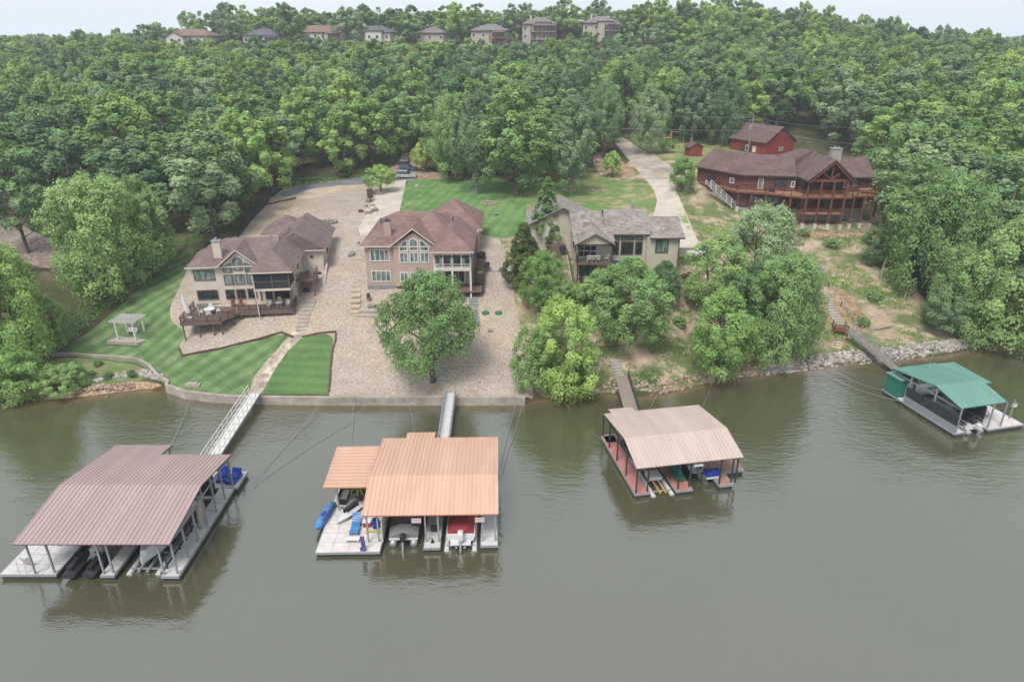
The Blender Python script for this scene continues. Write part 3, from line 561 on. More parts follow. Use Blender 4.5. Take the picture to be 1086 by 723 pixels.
# under the maroon roof
jetski('black jet ski at the left of the maroon roofed slip', at(d1, 3.3, .3), 0, 'fabric_black', 'fabric_black', .2)
jetski('second black jet ski, nearer the maroon dock\'s middle finger', at(d1, 4.9, .4), 0, 'fabric_black', 'rubber', .2)
b = runabout('white cabin boat under the maroon roof, bow toward open water', at(d1, 9.0, 9.4), R(180), 8.2, 2.6, 'hull_white', 'white_paint', .5)
def lift_(label, d, x0, x1, y0, y1, m='steel'):
    t = thing('boat_lift', label, 'boat lift', at(d, 0, 0), d.rotation_euler[2])
    for x in (x0, x1): mb = MB(); mb.tube([(x, y0, .02), (x, y1, .02)], .22, 8); mb.build('float', 'hull_white', t)
    mb = MB()
    for y in np.linspace(y0 + .5, y1 - .5, 4): mb.bar((x0, y, .25), (x1, y, .25), .12)
    for x in (x0 * .65 + x1 * .35, x0 * .35 + x1 * .65): mb.bar((x, y0, .35), (x, y1, .35), .2, .12)
    mb.build('cradle', m, t); return t
lift_('white boat lift floats beneath the white cabin boat', d1, 7.8, 10.2, 1.0, 8)
t = thing('deck_ladder', 'white swim ladder at the front of the maroon dock\'s left deck', 'ladder', at(d1, -.6, .55, .505), 0); q = MB()
for sx in (-.3, .3): q.tube([(sx, 1.1, 0), (sx, .6, 1.2), (sx, .2, 1.25), (sx, .1, 0)], .035, 6)
q.build('side_rail', 'white_paint', t); q = MB(); [q.bar((-.3, 1.1 - .5 * k / 5, 1.2 * k / 5), (.3, 1.1 - .5 * k / 5, 1.2 * k / 5), .1, .05) for k in range(1, 5)]; q.build('rung', 'tan_canvas', t)
def bundle(label, loc, rz, m, size, cat='covered lounger'):
    t = thing('covered_lounger', label, cat, loc, rz); MB().obox((0, 0, .22), (size[0], size[1], .3)).ball((0, .15, .4), (size[0] * .45, size[1] * .4, .3), 10, 5).build('cushion', m, t); MB().obox((0, size[1] * .45, .55), (size[0] * .9, .2, .8), rx=-.3).build('backrest', m, t); return t
bundle('left blue covered lounger at the maroon dock\'s back corner', at(d1, 10.6, 14.0, .505), R(10), 'blue', (1.0, 1.6)); bundle('right blue covered lounger at the maroon dock\'s back corner', at(d1, 11.8, 13.7, .505), R(-8), 'blue', (1.0, 1.6))
t = thing('kayak', 'cream kayak standing on end against the maroon dock\'s right posts', 'kayak', at(d1, 11.6, 6.3, .52), 0)
MB().tube([(0, 0, 0), (0, .2, .6), (0, .5, 1.6), (0, .8, 2.6), (0, .9, 3.0)], [.06, .28, .34, .25, .05], 10).build('hull', 'tan_canvas', t, True); MB().tube([(-.2, .38, 1.5), (-.2, .55, 1.9)], .14, 8).build('cockpit', 'black_plastic', t)
# jet ski rack etc. on the orange dock
pontoon('pontoon boat under a grey cover in the orange dock\'s left slip', at(d2, 3.3, .1), d2.rotation_euler[2], 7.5, 2.5, 'fabric_grey', 'black_plastic', .3)
runabout('boat under a red cover in the orange dock\'s right slip', at(d2, 8.3, .2), d2.rotation_euler[2], 7.5, 2.5, 'fabric_red', 'white_paint', .35)
lift_('pair of lift floats under the red covered boat', d2, 7.1, 9.5, -.5, 6.5)
t = jetski('jet ski under a black and white cover on the tiled sun deck', at(d2, -1.4, 5.2, .3), R(150), 'hull_white', 'fabric_black', .25)
t = thing('kayak', 'light blue kayak hung on a rack off the tiled sun deck\'s left edge', 'kayak', at(d2, -4.55, 1.7, .75), R(-8)); q = MB(); q.tube([(0, 0, .15), (0, .5, .02), (0, 2.2, 0), (0, 3.3, .05), (0, 3.8, .2)], [.08, .38, .45, .36, .06], 12); q.build('hull', 'sky_blue', t, True)
MB().ball((0, 1.8, .38), (.24, .5, .1), 12, 4).build('cockpit', 'blue', t); MB().tube([(.3, .9, .4), (.3, 3.0, .35)], .12, 8).build('side_float', 'purple', t)
def lounge(name, label, cat, loc, rz, m, frame, L=2.1, w=.75):
    t = thing(name, label, cat, loc, rz); q = MB()
    for k in range(8): q.obox((0, .1 + k * .19, .38), (w, .15, .05))
    q.build('seat', m, t); q = MB()
    for k in range(5): q.obox((0, 1.6 + k * .12, .45 + k * .13), (w, .13, .04), rx=.8)
    q.build('backrest', m, t)
    for sx in (-1, 1):
        for y in (.2, 1.5): MB().box(sx * w / 2 - .05, y, 0, sx * w / 2 + .05, y + .1, .38).build('leg', frame, t)
    return t
lounge('deck_chair', 'turquoise slatted lounge chair on the tiled sun deck', 'lounge chair', at(d2, -1.1, 1.0, .505), R(3), 'sky_blue', 'blue')
def barrel(name, label, cat, loc, r, h, m, ml):
    t = thing(name, label, cat, loc); MB().tube([(0, 0, 0), (0, 0, h * .5), (0, 0, h)], [r * .9, r, r * .88], 14).build('body', m, t, False); MB().tube([(0, 0, h), (0, 0, h + .05)], r * .7, 12).build('lid', ml, t); return t
barrel('barrel', 'blue plastic barrel on the tiled sun deck', 'barrel', at(d2, .62, 2.3, .505), .36, .85, 'blue', 'black_plastic')
t = thing('cooler', 'red and white cooler beside the blue barrel', 'cooler', at(d2, -.2, 2.5, .505)); MB().box(-.35, -.25, 0, .35, .25, .45).build('body', 'red', t); MB().box(-.37, -.27, .455, .37, .27, .55).build('lid', 'white_paint', t)
solo(MB().tube([(-.7, 0, .08), (0, .1, .08), (.7, 0, .08)], .09, 8), 'pool_noodle', 'yellow', 'yellow pool noodle lying on the tiled sun deck', 'pool noodle', at(d2, .5, 1.5, .505))
t = thing('side_table', 'low white table at the foot of the turquoise lounge chair', 'table', at(d2, -1.1, .35, .505)); MB().box(-.6, -.22, .3, .6, .22, .35).build('tabletop', 'white_paint', t); [MB().box(a - .03, c - .03, 0, a + .03, c + .03, .3).build('leg', 'white_paint', t) for a in (-.5, .5) for c in (-.17, .17)]
solo(MB().obox((0, 0, .8), (.35, .05, 1.5), rx=.15).obox((0, -.12, .15), (.5, .08, .5)), 'paddle', 'purple', 'purple board leaning at the tiled deck\'s front edge', 'paddle', at(d2, .05, -.75, .505))
t = thing('potted_palm', 'potted palm beside the covered jet ski on the sun deck', 'plant', at(d2, -1.6, 6.3, .505)); barr = MB().tube([(0, 0, 0), (0, 0, .5)], [.25, .35], 12).build('pot', 'brown_box', t); MB().tube([(0, 0, .4), (.05, 0, 1.6)], [.09, .06], 6).build('trunk', 'bark', t)
q = MB()
for k in range(11):
    a = k * 2.4; r_ = Vector((math.cos(a), math.sin(a), 0)); s_ = Vector((-r_.y, r_.x, 0)); P0 = Vector((.05, 0, 1.6)); P = [P0, P0 + r_ * .5 + Vector((0, 0, .3)), P0 + r_ * .95 + Vector((0, 0, .1)), P0 + r_ * 1.2 - Vector((0, 0, .3))]
    for a_, b_, w0, w1 in zip(P[:-1], P[1:], (.05, .17, .12), (.17, .12, .02)): q.add([a_ - s_ * w0, a_ + s_ * w0, b_ + s_ * w1, b_ - s_ * w1], [(0, 1, 2, 3)])
q.build('frond', 'leaf_yellow', t)
def sofa(label, loc, rz, m, L=2.2):
    t = thing('sofa', label, 'sofa', loc, rz); MB().box(-L / 2, -.4, 0, L / 2, .4, .25).build('base', 'black_plastic', t)
    n = 3
    for i in range(n): MB().box(-L / 2 + .1 + i * (L - .2) / n + .01, -.38, .255, -L / 2 + .1 + (i + 1) * (L - .2) / n - .01, .3, .42).build('cushion', m, t)
    MB().box(-L / 2, .3, .26, L / 2, .42, .8).build('backrest', 'black_plastic', t)
    for sx in (-1, 1): MB().box(sx * L / 2 - .06, -.4, .26, sx * L / 2 + .06, .29, .6).build('armrest', 'black_plastic', t)
sofa('black wicker sofa under the orange flat canopy', at(d2, -1.5, 7.8, .505), 0, 'fabric_grey', 3.2); sofa('white cushioned sofa at the canopy\'s left edge', at(d2, -3.1, 6.6, .505), R(90), 'white_paint', 2.)
barrel('planter', 'small green planter at the sun deck\'s left edge', 'planter', at(d2, -3.7, 5.2, .505), .2, .5, 'green', 'green')
for i, (x, l) in enumerate(((4.6, 'pale pink and white notice sign hanging over the middle finger'), (10.0, 'pale pink notice sign hanging over the right finger'))):
    t = thing('notice_sign', l, 'sign', at(d2, x, -.08, 2.75), d2.rotation_euler[2]); MB().box(-.4, -.02, 0, .4, .02, .45).build('panel', 'white_paint', t); MB().box(-.36, -.03, .24, .36, -.021, .4).build('band', 'pink', t); MB().box(-.36, -.03, .05, .36, -.021, .12).build('band', 'pink', t)
t = thing('bicycle_rack', 'black cleat and hose reel on the orange dock\'s middle finger', 'hose reel', at(d2, 5.9, 1.6, .505)); t.name = 'hose_reel'; MB().tube([(-.3, 0, .35), (.3, 0, .35)], .28, 12).build('reel', 'fabric_black', t); MB().box(-.35, -.05, 0, .35, .05, .1).build('stand', 'steel', t)
solo(MB().box(-.12, -.1, 0, .12, .1, .18).tube([(0, 0, .15), (0, 0, .45)], .05, 6), 'dock_cleat', 'black_plastic', 'small black cleat near the tip of the middle finger', 'cleat', at(d2, 5.85, .1, .505))
# tan dock
lift_('tan wooden boat lift frame between the two red finger decks', d3, 2.0, 3.9, 0, 6.5, 'timber')
t = thing('bench_box', 'white box seat on the tan boat lift', 'seat', at(d3, 2.9, 2.6, .45), R(10)); MB().box(-.7, -.6, 0, .7, .6, .35).build('base', 'hull_white', t); MB().box(-.5, -.45, .355, .5, .45, .42).build('cushion', 'deck_board', t)
jetski('green jet ski beside the second red finger deck', at(d3, 5.2, 1.2, .15), R(5), 'green', 'teal', .4)
runabout('blue covered boat between the red and clay finger decks', at(d3, 7.6, 2.8), R(10), 6, 1.8, 'blue', 'black_plastic', .4)
t = thing('float_tube', 'blue and white towable tube on the clay coloured finger', 'tube', at(d3, 8.6, 1.3, .505), R(12)); MB().box(-.8, -.3, .35, .8, .5, .8).build('body', 'blue', t); MB().box(-.75, -.31, .1, .75, .45, .34).build('base', 'white_paint', t)
t = thing('dock_box', 'small white dock box at the tip of the second red finger', 'box', at(d3, 5.9, .1, 2.9), R(10)); MB().box(0, 0, 0, .9, .3, .25).build('body', 'white_paint', t); MB().box(-.02, -.02, .255, .92, .32, .3).build('lid', 'steel', t)
solo(MB().obox((0, 0, .25), (.8, .3, .5)).ball((0, 0, .55), (.4, .2, .2)), 'equipment_cover', 'steel', 'grey covered winch behind the tan dock roof', 'winch', at(d3, 10.9, 8.4, .5))
# green dock
pontoon('pontoon boat with white outboard under the green roof', at(d4, 2.6, -.4), R(14), 7.2, 2.3, 'fabric_black', 'hull_white', .3, False)
jetski('black jet ski parked on the green roofed dock\'s front deck', at(d4, 5.0, 1.5, .3), R(30), 'fabric_black', 'fabric_grey', .25)
t = thing('bicycle', 'dark bicycle standing on the green roofed dock\'s front deck', 'bicycle', at(d4, 6.2, 2.6, .505), R(40))
for y in (-.5, .5):
    w_ = MB(); w_.tube([(0, y + .33 * math.cos(a), .34 + .33 * math.sin(a)) for a in np.linspace(0, 2 * math.pi, 15)], .03, 5); w_.build('wheel', 'rubber', t)
MB().bar((0, -.5, .34), (0, -.15, .85), .05).bar((0, -.15, .85), (0, .4, .85), .05).bar((0, .5, .34), (0, .38, .95), .05).bar((0, 0, .3), (0, .4, .85), .05).build('frame', 'steel_dark', t); MB().obox((0, -.18, .92), (.16, .28, .06)).build('saddle', 'rubber', t); MB().bar((-.28, .36, 1.0), (.28, .36, 1.0), .05).build('handlebar', 'steel_dark', t)
t = thing('light_box', 'white light box on the post over the front deck', 'lamp', at(d4, 8.7, .9, 2.1), R(14)); MB().box(-.25, -.12, 0, .25, .12, .35).build('body', 'white_paint', t); MB().box(-.27, -.14, .36, .27, .14, .4).build('lid', 'steel', t)
t = thing('deck_chair', 'white folding chair on the green roofed dock\'s front deck', 'chair', at(d4, 6.9, 3.6, .505), R(200)); MB().box(-.28, -.28, .4, .28, .28, .45).build('seat', 'white_paint', t); MB().obox((0, .3, .75), (.5, .04, .6), rx=-.2).build('backrest', 'white_paint', t); [MB().box(a - .02, c - .02, 0, a + .02, c + .02, .4).build('leg', 'steel', t) for a in (-.25, .25) for c in (-.25, .25)]

# ------------------------------------------------------------------ gangways and mooring cables
def gangway(label, a, b, w, deck, rl, h=1.1, sides=(-1, 1), tr=False, th=.12):
    a, b = Vector(a), Vector(b); d = b - a; L = math.hypot(d.x, d.y); rz = math.atan2(d.y, d.x); t = thing('gangway', label, 'gangway', a, rz); z1 = d.z
    MB().slab([(0, -w / 2, 0), (L, -w / 2, z1), (L, w / 2, z1), (0, w / 2, 0)], th).build('deck', deck, t)
    for s in sides:
        mb = MB(); y = s * (w / 2 - .03); n = max(2, round(L / 1.4))
        P = [Vector((L * i / n, y, z1 * i / n)) for i in range(n + 1)]
        for i, p in enumerate(P):
            mb.bar(p, p + Vector((0, 0, h)), .06)
            if tr and i < n: mb.bar(p, P[i + 1] + Vector((0, 0, h)), .04)
        for q in (.5, 1): mb.bar(P[0] + Vector((0, 0, h * q)), P[-1] + Vector((0, 0, h * q)), .06)
        mb.bar(P[0], P[-1], .1, .16); mb.build('railing', rl, t)
    return t
gangway('long white truss gangway from the stone path to the maroon roofed dock', W(270, 417, 1.35), (-31.2, 58.3, .62), 1.35, 'white_paint', 'white_paint', 1.1, tr=True)
gangway('short pale metal gangway down to the orange roofed dock', (-7.45, 73.9, 1.3), (-7.35, 60.6, .6), 1.25, 'deck_board', 'steel', 1.0, tr=True)
g3 = gangway('old weathered gangway to the tan roofed dock', W(659, 398, 1.7), (14.0, 65.2, .7), 1.7, 'old_wood', 'steel_dark', .7, sides=(1,))
a4 = W(901, 351, 2.9); gangway('weathered gangway with white rails crossing the riprap to the green roofed dock', a4, W(950, 391, .75), 1.2, 'old_wood', 'steel', 1.0, tr=True)
def cable(label, a, b, sag=.6, r=.025, grp=None):
    a, b = Vector(a), Vector(b); P = [a.lerp(b, i / 8) - Vector((0, 0, sag * 4 * (i / 8) * (1 - i / 8))) for i in range(9)]
    solo(MB().tube(P, r, 5), 'mooring_cable', 'steel', label, 'cable', group=grp)
CAB = [('thin cable from the seawall to the left of the maroon dock', W(206, 411, 1.2), (-36, 58, .5)), ('cable from the seawall to the maroon dock\'s right corner', W(345, 420, 1), (-25.9, 57.5, .5)),
 ('cable from the seawall below the pink house to the maroon dock', W(400, 420, 1), (-25.8, 56.5, .4)), ('cable running from the left end of the seawall to the orange dock', W(375, 420, 1), (-16.4, 58, .5)),
 ('steep cable from the seawall to the orange dock\'s back left', W(432, 420, 1), (-9.5, 61, .5)), ('cable from the seawall\'s right end to the orange dock', W(548, 421, 1), (-1.2, 60.5, .5)), ('second cable from the seawall\'s right end to the orange dock', W(556, 421, 1), (-1.1, 58.5, .5)),
 ('cable from the leafy bank to the tan dock\'s left corner', W(595, 421, .4), (10.2, 64, .5)), ('cable from the sandy bank to the tan dock\'s back edge', W(700, 412, .8), (13.8, 66.2, 1.)), ('cable from the bright green shore tree to the tan dock', W(757, 402, .6), (20.4, 66.3, 2.)),
 ('long cable over the water to the green dock\'s left side', W(862, 390, .8), on(d4, -.3, 7.5, .5)), ('second long cable over the water to the green dock', W(880, 388, .8), on(d4, -.2, 10.5, .5)), ('cable from the riprap to the green dock\'s back edge', W(990, 376, .6), on(d4, 5, 10.7, 1.))]
for c_ in CAB: cable(*c_)
# ------------------------------------------------------------------ house kit
def window(p, x, y, z, w, h, a=0, fm='white_paint', gm='glass_blind', nx=2, nz=1, arch=0, ft=.13, name='window'):
    """centre x,y,z on the wall; a = direction of the outward normal about z, 0 = towards -y; arch 1 = round top, 2/3 = half arch falling left/right"""
    u = Vector((math.cos(a), math.sin(a), 0)); nrm = Vector((math.sin(a), -math.cos(a), 0)); c = Vector((x, y, z)); mb = MB()
    def pt(s, t, o): return c + u * s + Vector((0, 0, t)) + nrm * o
    def hh(s):                       # top edge height over s in -w/2..w/2
        if arch == 1: return h / 2 - .25 * w * (abs(s) / (w / 2)) ** 2
        if arch == 2: return h / 2 - .55 * h * ((w / 2 - s) / w) ** 1.8
        if arch == 3: return h / 2 - .55 * h * ((w / 2 + s) / w) ** 1.8
        if arch == 4: return h / 2 - .5 * h * (w / 2 - s) / w
        if arch == 5: return h / 2 - .5 * h * (w / 2 + s) / w
        return h / 2
    S = [-w / 2 + w * i / 8 for i in range(9)] if arch else [-w / 2, w / 2]
    loop = [(-w / 2, -h / 2), (w / 2, -h / 2)] + [(s, hh(s)) for s in reversed(S)]
    cx_ = 0; cz_ = -.05 * h if arch else 0; inn = [(s + (ft if s < cx_ else -ft) * min(1, abs(s) / (w / 2) * 1.0), t + (ft if t < cz_ else -ft)) for s, t in loop]; n = len(loop)
    vs_ = [pt(s, t, .09) for s, t in loop] + [pt(s, t, .09) for s, t in inn] + [pt(s, t, 0) for s, t in loop] + [pt(s, t, .0) for s, t in inn]
    fs = [(i, (i + 1) % n, n + (i + 1) % n, n + i) for i in range(n)] + [(i, 2 * n + i, 2 * n + (i + 1) % n, (i + 1) % n) for i in range(n)] + [(n + i, n + (i + 1) % n, 3 * n + (i + 1) % n, 3 * n + i) for i in range(n)]
    mb.add(vs_, fs)
    for i in range(1, nx): s = -w / 2 + w * i / nx; mb.bar(pt(s, -h / 2 + ft, .045), pt(s, hh(s) - ft, .045), .09, .07)
    for i in range(1, nz): t = -h / 2 + h * i / nz; mb.bar(pt(-w / 2 + ft, t, .045), pt(w / 2 - ft, t, .045), .07, .09)
    f = mb.build(name, fm, p); g = MB(); g.add([pt(s, t, .025) for s, t in inn], [tuple(range(n))]); g.build('pane', gm, f); return f
def wallbox(p, boxes, mat_, name='wall'):
    mb = MB()
    for b in boxes: mb.box(*b)
    return mb.build(name, mat_, p)
def gwall(mb, x0, x1, y0, y1, z0, z, h, axis='y'):       # block with gable ends
    if axis == 'y': prof = [(x0, z0), (x1, z0), (x1, z), ((x0 + x1) / 2, z + h), (x0, z)]; vs_ = [(a, y0, b) for a, b in prof] + [(a, y1, b) for a, b in prof]
    else: prof = [(y0, z0), (y1, z0), (y1, z), ((y0 + y1) / 2, z + h), (y0, z)]; vs_ = [(x0, a, b) for a, b in prof] + [(x1, a, b) for a, b in prof]
    return mb.add(vs_, [(0, 1, 2, 3, 4), (9, 8, 7, 6, 5)] + [(i, 5 + i, 5 + (i + 1) % 5, (i + 1) % 5) for i in range(5)])
def posts(p, L, m='brown_trim', w=.16, name='post'):
    for x, y, z0, z1 in L: MB().box(x - w / 2, y - w / 2, z0, x + w / 2, y + w / 2, z1).build(name, m, p)
def chair(label, loc, rz, m='white_paint', cat='chair', name='patio_chair', grp=None):
    t = thing(name, label, cat, loc, rz, grp); MB().box(-.25, -.25, .4, .25, .25, .45).build('seat', m, t); MB().obox((0, .26, .75), (.5, .05, .62), rx=-.12).build('backrest', m, t)
    for a in (-.22, .22):
        for c in (-.22, .22): MB().box(a - .025, c - .025, 0, a + .025, c + .025, .4).build('leg', m, t)
    for a in (-.27, .27): MB().box(a - .03, -.22, .64, a + .03, .24, .68).build('armrest', m, t)
    return t
def loc2w(t, x, y, z): return Matrix.Rotation(t.rotation_euler[2], 3, 'Z') @ Vector((x, y, z)) + t.location
def table(label, loc, r=.7, m='white_paint', rect=None):
    t = thing('patio_table', label, 'table', loc)
    if rect: MB().box(-rect[0] / 2, -rect[1] / 2, .7, rect[0] / 2, rect[1] / 2, .76).build('tabletop', m, t); [MB().box(a - .04, c - .04, 0, a + .04, c + .04, .7).build('leg', m, t) for a in (-rect[0] * .45, rect[0] * .45) for c in (-rect[1] * .4, rect[1] * .4)]
    else: MB().tube([(0, 0, .7), (0, 0, .76)], r, 20).build('tabletop', m, t); [MB().bar((0.5 * r * math.cos(a), .5 * r * math.sin(a), .7), (.8 * r * math.cos(a), .8 * r * math.sin(a), 0), .05).build('leg', m, t) for a in (.8, 2.4, 3.9, 5.5)]
    return t
def acunit(label, loc, rz=0, s=1.):
    t = thing('air_conditioner', label, 'air conditioner', loc, rz); MB().box(-.45 * s, -.45 * s, 0, .45 * s, .45 * s, .9 * s).build('case', 'steel_dark', t); MB().tube([(0, 0, .905 * s), (0, 0, .95 * s)], .36 * s, 14).build('fan_guard', 'fabric_black', t); return t
def grill(label, loc, rz=0):
    t = thing('grill', label, 'grill', loc, rz); MB().box(-.5, -.3, 0, .5, .3, .8).build('cabinet', 'fabric_black', t); MB().ball((0, 0, .8), (.5, .32, .35), 12, 5, half=True).build('hood', 'black_plastic', t); return t

# ------------------------------------------------------------------ house 1: cream walls, mauve roof
H = thing('house', 'cream two storey house with mauve shingle roof, screened porch and low front deck', 'house', (-38.0, 93.8, 6.0), R(7))
mb = MB(); mb.box(-7.7, 0, -.2, 6.5, 11, 5.35); mb.box(-7.4, .3, -3, 6.3, 10.8, -.2); mb.box(1.9, -.02, 2.75, 6.48, 7.2, 5.3); mb.box(6.4, 7.3, 0.0, 9.7, 19.0, 5.3); mb.box(1.9, 9.5, 1.5, 6.6, 19.9, 5.3); mb.box(-1.1, 17.2, 1.5, 5.9, 23.6, 5.3)
gwall(mb, -3.3, 1.45, -.45, 3, -.2, 5.5, 2.0); mb.build('wall', 'cream_wall', H)
MB().box(-7.75, -.06, -2.6, -1.0, .02, -.25).box(-7.75, -.06, -2.6, -7.69, 3, -.25).build('foundation', 'grey_block', H)
r_ = MB(); r_.hip(-8.25, 4, -.55, 11.5, 5.25, 2.6, 'x', 1, 0, run=4.6)
r_.hip(1.2, 7.1, -4.1, 12.5, 5.25, 2.35, 'y', 1, 0, run=3.0)
r_.gable(-3.85, 2.05, -1.0, 5.4, 5.5, 2.45, 'y')
A0, A1, A2 = (3.9, 7.5, 7.95), (6.4, 19.8, 7.95), (4.2, 21.6, 7.95)
r_.hip(1.3, 10.25, 6.7, 20.6, 5.25, 2.75, 'y', 0, 0)
r_.hip(-1.6, 6.4, 16.6, 24.2, 5.27, 2.45, 'x', 1, 1)
r_.build('roof', ['shingle_mauve', 'trim_cream'], H)
c_ = MB(); c_.box(-4.55, 1.2, 5.4, -3.45, 2.0, 8.6).build('chimney', 'cream_wall', H); MB().box(-4.65, 1.1, 8.6, -3.35, 2.1, 8.75).tube([(-4, 1.6, 8.75), (-4, 1.6, 9.1)], .2, 8).build('chimney_cap', 'steel', H)
for x, y in ((2.6, 6.5), (-6.3, 4.5)): MB().tube([(x, y, 7), (x, y, 7.9)], .09, 6).build('roof_vent', 'black_plastic', H)
window(H, -5.9, 0, 4.1, 2.9, 1.55, fm='brown_trim', gm='glass_blind', nx=1); window(H, -5.9, 0, 1.15, 2.9, 1.5, fm='brown_trim', gm='glass_dark', nx=1)
for i, (x, ar) in enumerate(((-2.5, 4), (-1.0, 1), (.55, 5))):
    window(H, x, -.45, 5.25 + (.45 if i == 1 else .0), 1.35, 1.5 + (.4 if i == 1 else 0), fm='brown_trim', gm='glass_blind', nx=1, arch=ar); window(H, x, -.45, 3.45, 1.35, 1.55, fm='brown_trim', nx=1)
    window(H, x - .15, -.45, 1.25, 1.3, 1.5, fm='brown_trim', gm='glass_dark', nx=1)
# screened porch
MB().box(1.5, -3.7, 2.6, 6.5, .0, 2.9).build('porch_floor', 'cream_wall', H)
for (x0, y0, x1, y1) in ((1.6, -3.62, 6.4, -3.58), (1.58, -3.55, 1.62, -.05), (6.38, -3.55, 6.42, -.05)): MB().box(x0, y0, 2.95, x1, y1, 5.15).build('porch_screen', 'screen_mesh', H)
posts(H, [(1.6, -3.6, 2.9, 5.25), (4.1, -3.63, 2.9, 5.25), (6.4, -3.6, 2.9, 5.25), (1.6, -3.6, -1.2, 2.6), (4.1, -3.6, -.1, 2.6), (6.4, -3.6, -.1, 2.6)], 'brown_trim'); MB().bar((1.6, -3.66, 3.9), (6.4, -3.66, 3.9), .08).build('porch_rail', 'brown_trim', H)
window(H, 2.6, 0, 1.2, 1.0, 2.2, fm='brown_trim', gm='glass_dark', nx=1, name='door'); window(H, 4.6, 0, 1.2, 2.5, 2.2, fm='brown_trim', gm='glass_dark', nx=2, name='door')
window(H, 6.5, 3.2, 4.3, .8, 1.2, R(90), 'brown_trim', 'glass_dark', 1); window(H, 8.0, 7.3, 4.2, .5, .4, 0, 'brown_trim', 'glass_dark', 1); window(H, 9.7, 12, 4.0, 1.0, 1.0, R(90), 'brown_trim', 'glass_dark', 1)
# lower deck
dk = MB(); dk.box(-7.9, -6.9, -.62, -2.6, -.6, -.45); dk.box(-2.6, -3.7, -.42, 6.6, -.46, -.25); dk.prism([(-2.6, -6.9), (-1.2, -4.6), (-1.2, -3.72), (-2.6, -3.72)], -.62, -.45); dk.build('deck', 'deck_brown', H)
MB().box(-1.2, -3.98, -.75, 6.6, -3.72, -.2).box(-7.95, -7.0, -.8, -2.5, -6.9, -.4).build('deck_skirt', 'deck_brown', H)
posts(H, [(x, y, -4.3, -.6) for x, y in ((-7.7, -6.7), (-5.7, -6.7), (-3.8, -6.7), (-2.7, -6.7), (-1.5, -4.9), (-.6, -3.9), (2.0, -3.6), (5.8, -3.6))], 'deck_brown')
q = MB(); rail(q, [(-7.85, -.7, -.45), (-7.85, -6.85, -.45), (-2.65, -6.85, -.45), (-1.25, -4.6, -.45)], .95, 1.6, .06, 3, balus=.22); rail(q, [(-.9, -3.75, -.25), (6.5, -3.85, -.25), (6.5, -.6, -.25)], .95, 1.6, .06, 3, balus=.22); q.build('railing', 'dark_trim', H)
q = MB(); stairs(q, (-2.6, -4.0, -.5), (-.9, -3.9, -.25), 1.4, 2); q.build('step', 'deck_brown', H)
sd_ = MB(); sd_.box(6.6, .2, 2.5, 9.2, 4.6, 2.7).build('side_deck', 'deck_brown', H); q = MB(); rail(q, [(6.7, .3, 2.7), (9.1, .3, 2.7), (9.1, 4.5, 2.7)], .95, 1.2, .05, 3); q.build('railing', 'dark_trim', H); posts(H, [(9.0, .35, -1, 2.5), (9.0, 4.3, -.5, 2.5)], 'deck_brown')
chair('white chair with dark seat on the cream house\'s small upper side deck', loc2w(H, 8, 1.5, 2.705), R(-30), 'fabric_black')
MB().bar((1.75, -4.35, 5.1), (1.95, -4.25, -2.6), .12).build('downspout', 'trim_cream', H)
T = loc2w(H, -4.9, -3.6, -.445); table('round white table on the cream house\'s brown deck', T, .75)
for k, nm in enumerate(('front', 'right', 'back', 'left')):
    a = R(-90 + 90 * k + 15); chair('white chair on the %s side of the round deck table' % nm, T + Vector((1.15 * math.cos(a), 1.15 * math.sin(a), 0)), a - R(90))
t = thing('patio_umbrella', 'closed white umbrella leaning at the brown deck\'s left corner', 'umbrella', loc2w(H, -7.3, -4.7, -.445), R(0)); MB().tube([(0, 0, 0), (-.5, 0, 3.3)], .04, 6).build('pole', 'white_paint', t); MB().tube([(-.08, 0, .7), (-.2, 0, 1.2), (-.45, 0, 2.9), (-.52, 0, 3.4)], [.32, .34, .16, .04], 10).build('canopy', 'white_paint', t); MB().box(-.35, -.35, 0, .35, .35, .12).build('base', 'white_paint', t)
chair('left red lounge chair by the cream house\'s lower windows', loc2w(H, -2.2, -1.5, -.24), R(15), 'red_wood'); chair('right red lounge chair by the cream house\'s lower windows', loc2w(H, -1.2, -1.5, -.24), R(-10), 'red_wood')
for k, (x, y, l) in enumerate(((3.0, -2.6, 'left white chair under the screened porch'), (5.6, -2.5, 'right white chair under the screened porch'), (4.3, -1.4, 'back white chair under the screened porch'))): chair(l, loc2w(H, x, y, -.24), R(30 * k - 30))
table('small white table under the screened porch', loc2w(H, 4.4, -2.6, -.24), .5)
grill('black grill below the small side deck of the cream house', loc2w(H, 7.6, 1.8, -.1) + Vector((0, 0, 0)))
acunit('air conditioner against the cream house\'s right wall', loc2w(H, 8.0, 5.7, .4), R(7)); acunit('second air conditioner, nearer the garage wall of the cream house', loc2w(H, 8.9, 6.7, .9), R(7))
wl = thing('retaining_wall', 'thin cream retaining wall running up beside the cream house\'s right wall', 'wall', loc2w(H, 9.9, 0, 0), R(7))
MB().prism([(0, 1.5), (.25, 1.5), (.25, 8.5), (0, 8.5)], -1.5, [.2, .2, 3.0, 3.0]).build('panel', 'cream_wall', wl); MB().bar((.12, 1.5, .28), (.12, 8.5, 3.08), .34, .12).build('coping', 'concrete', wl)

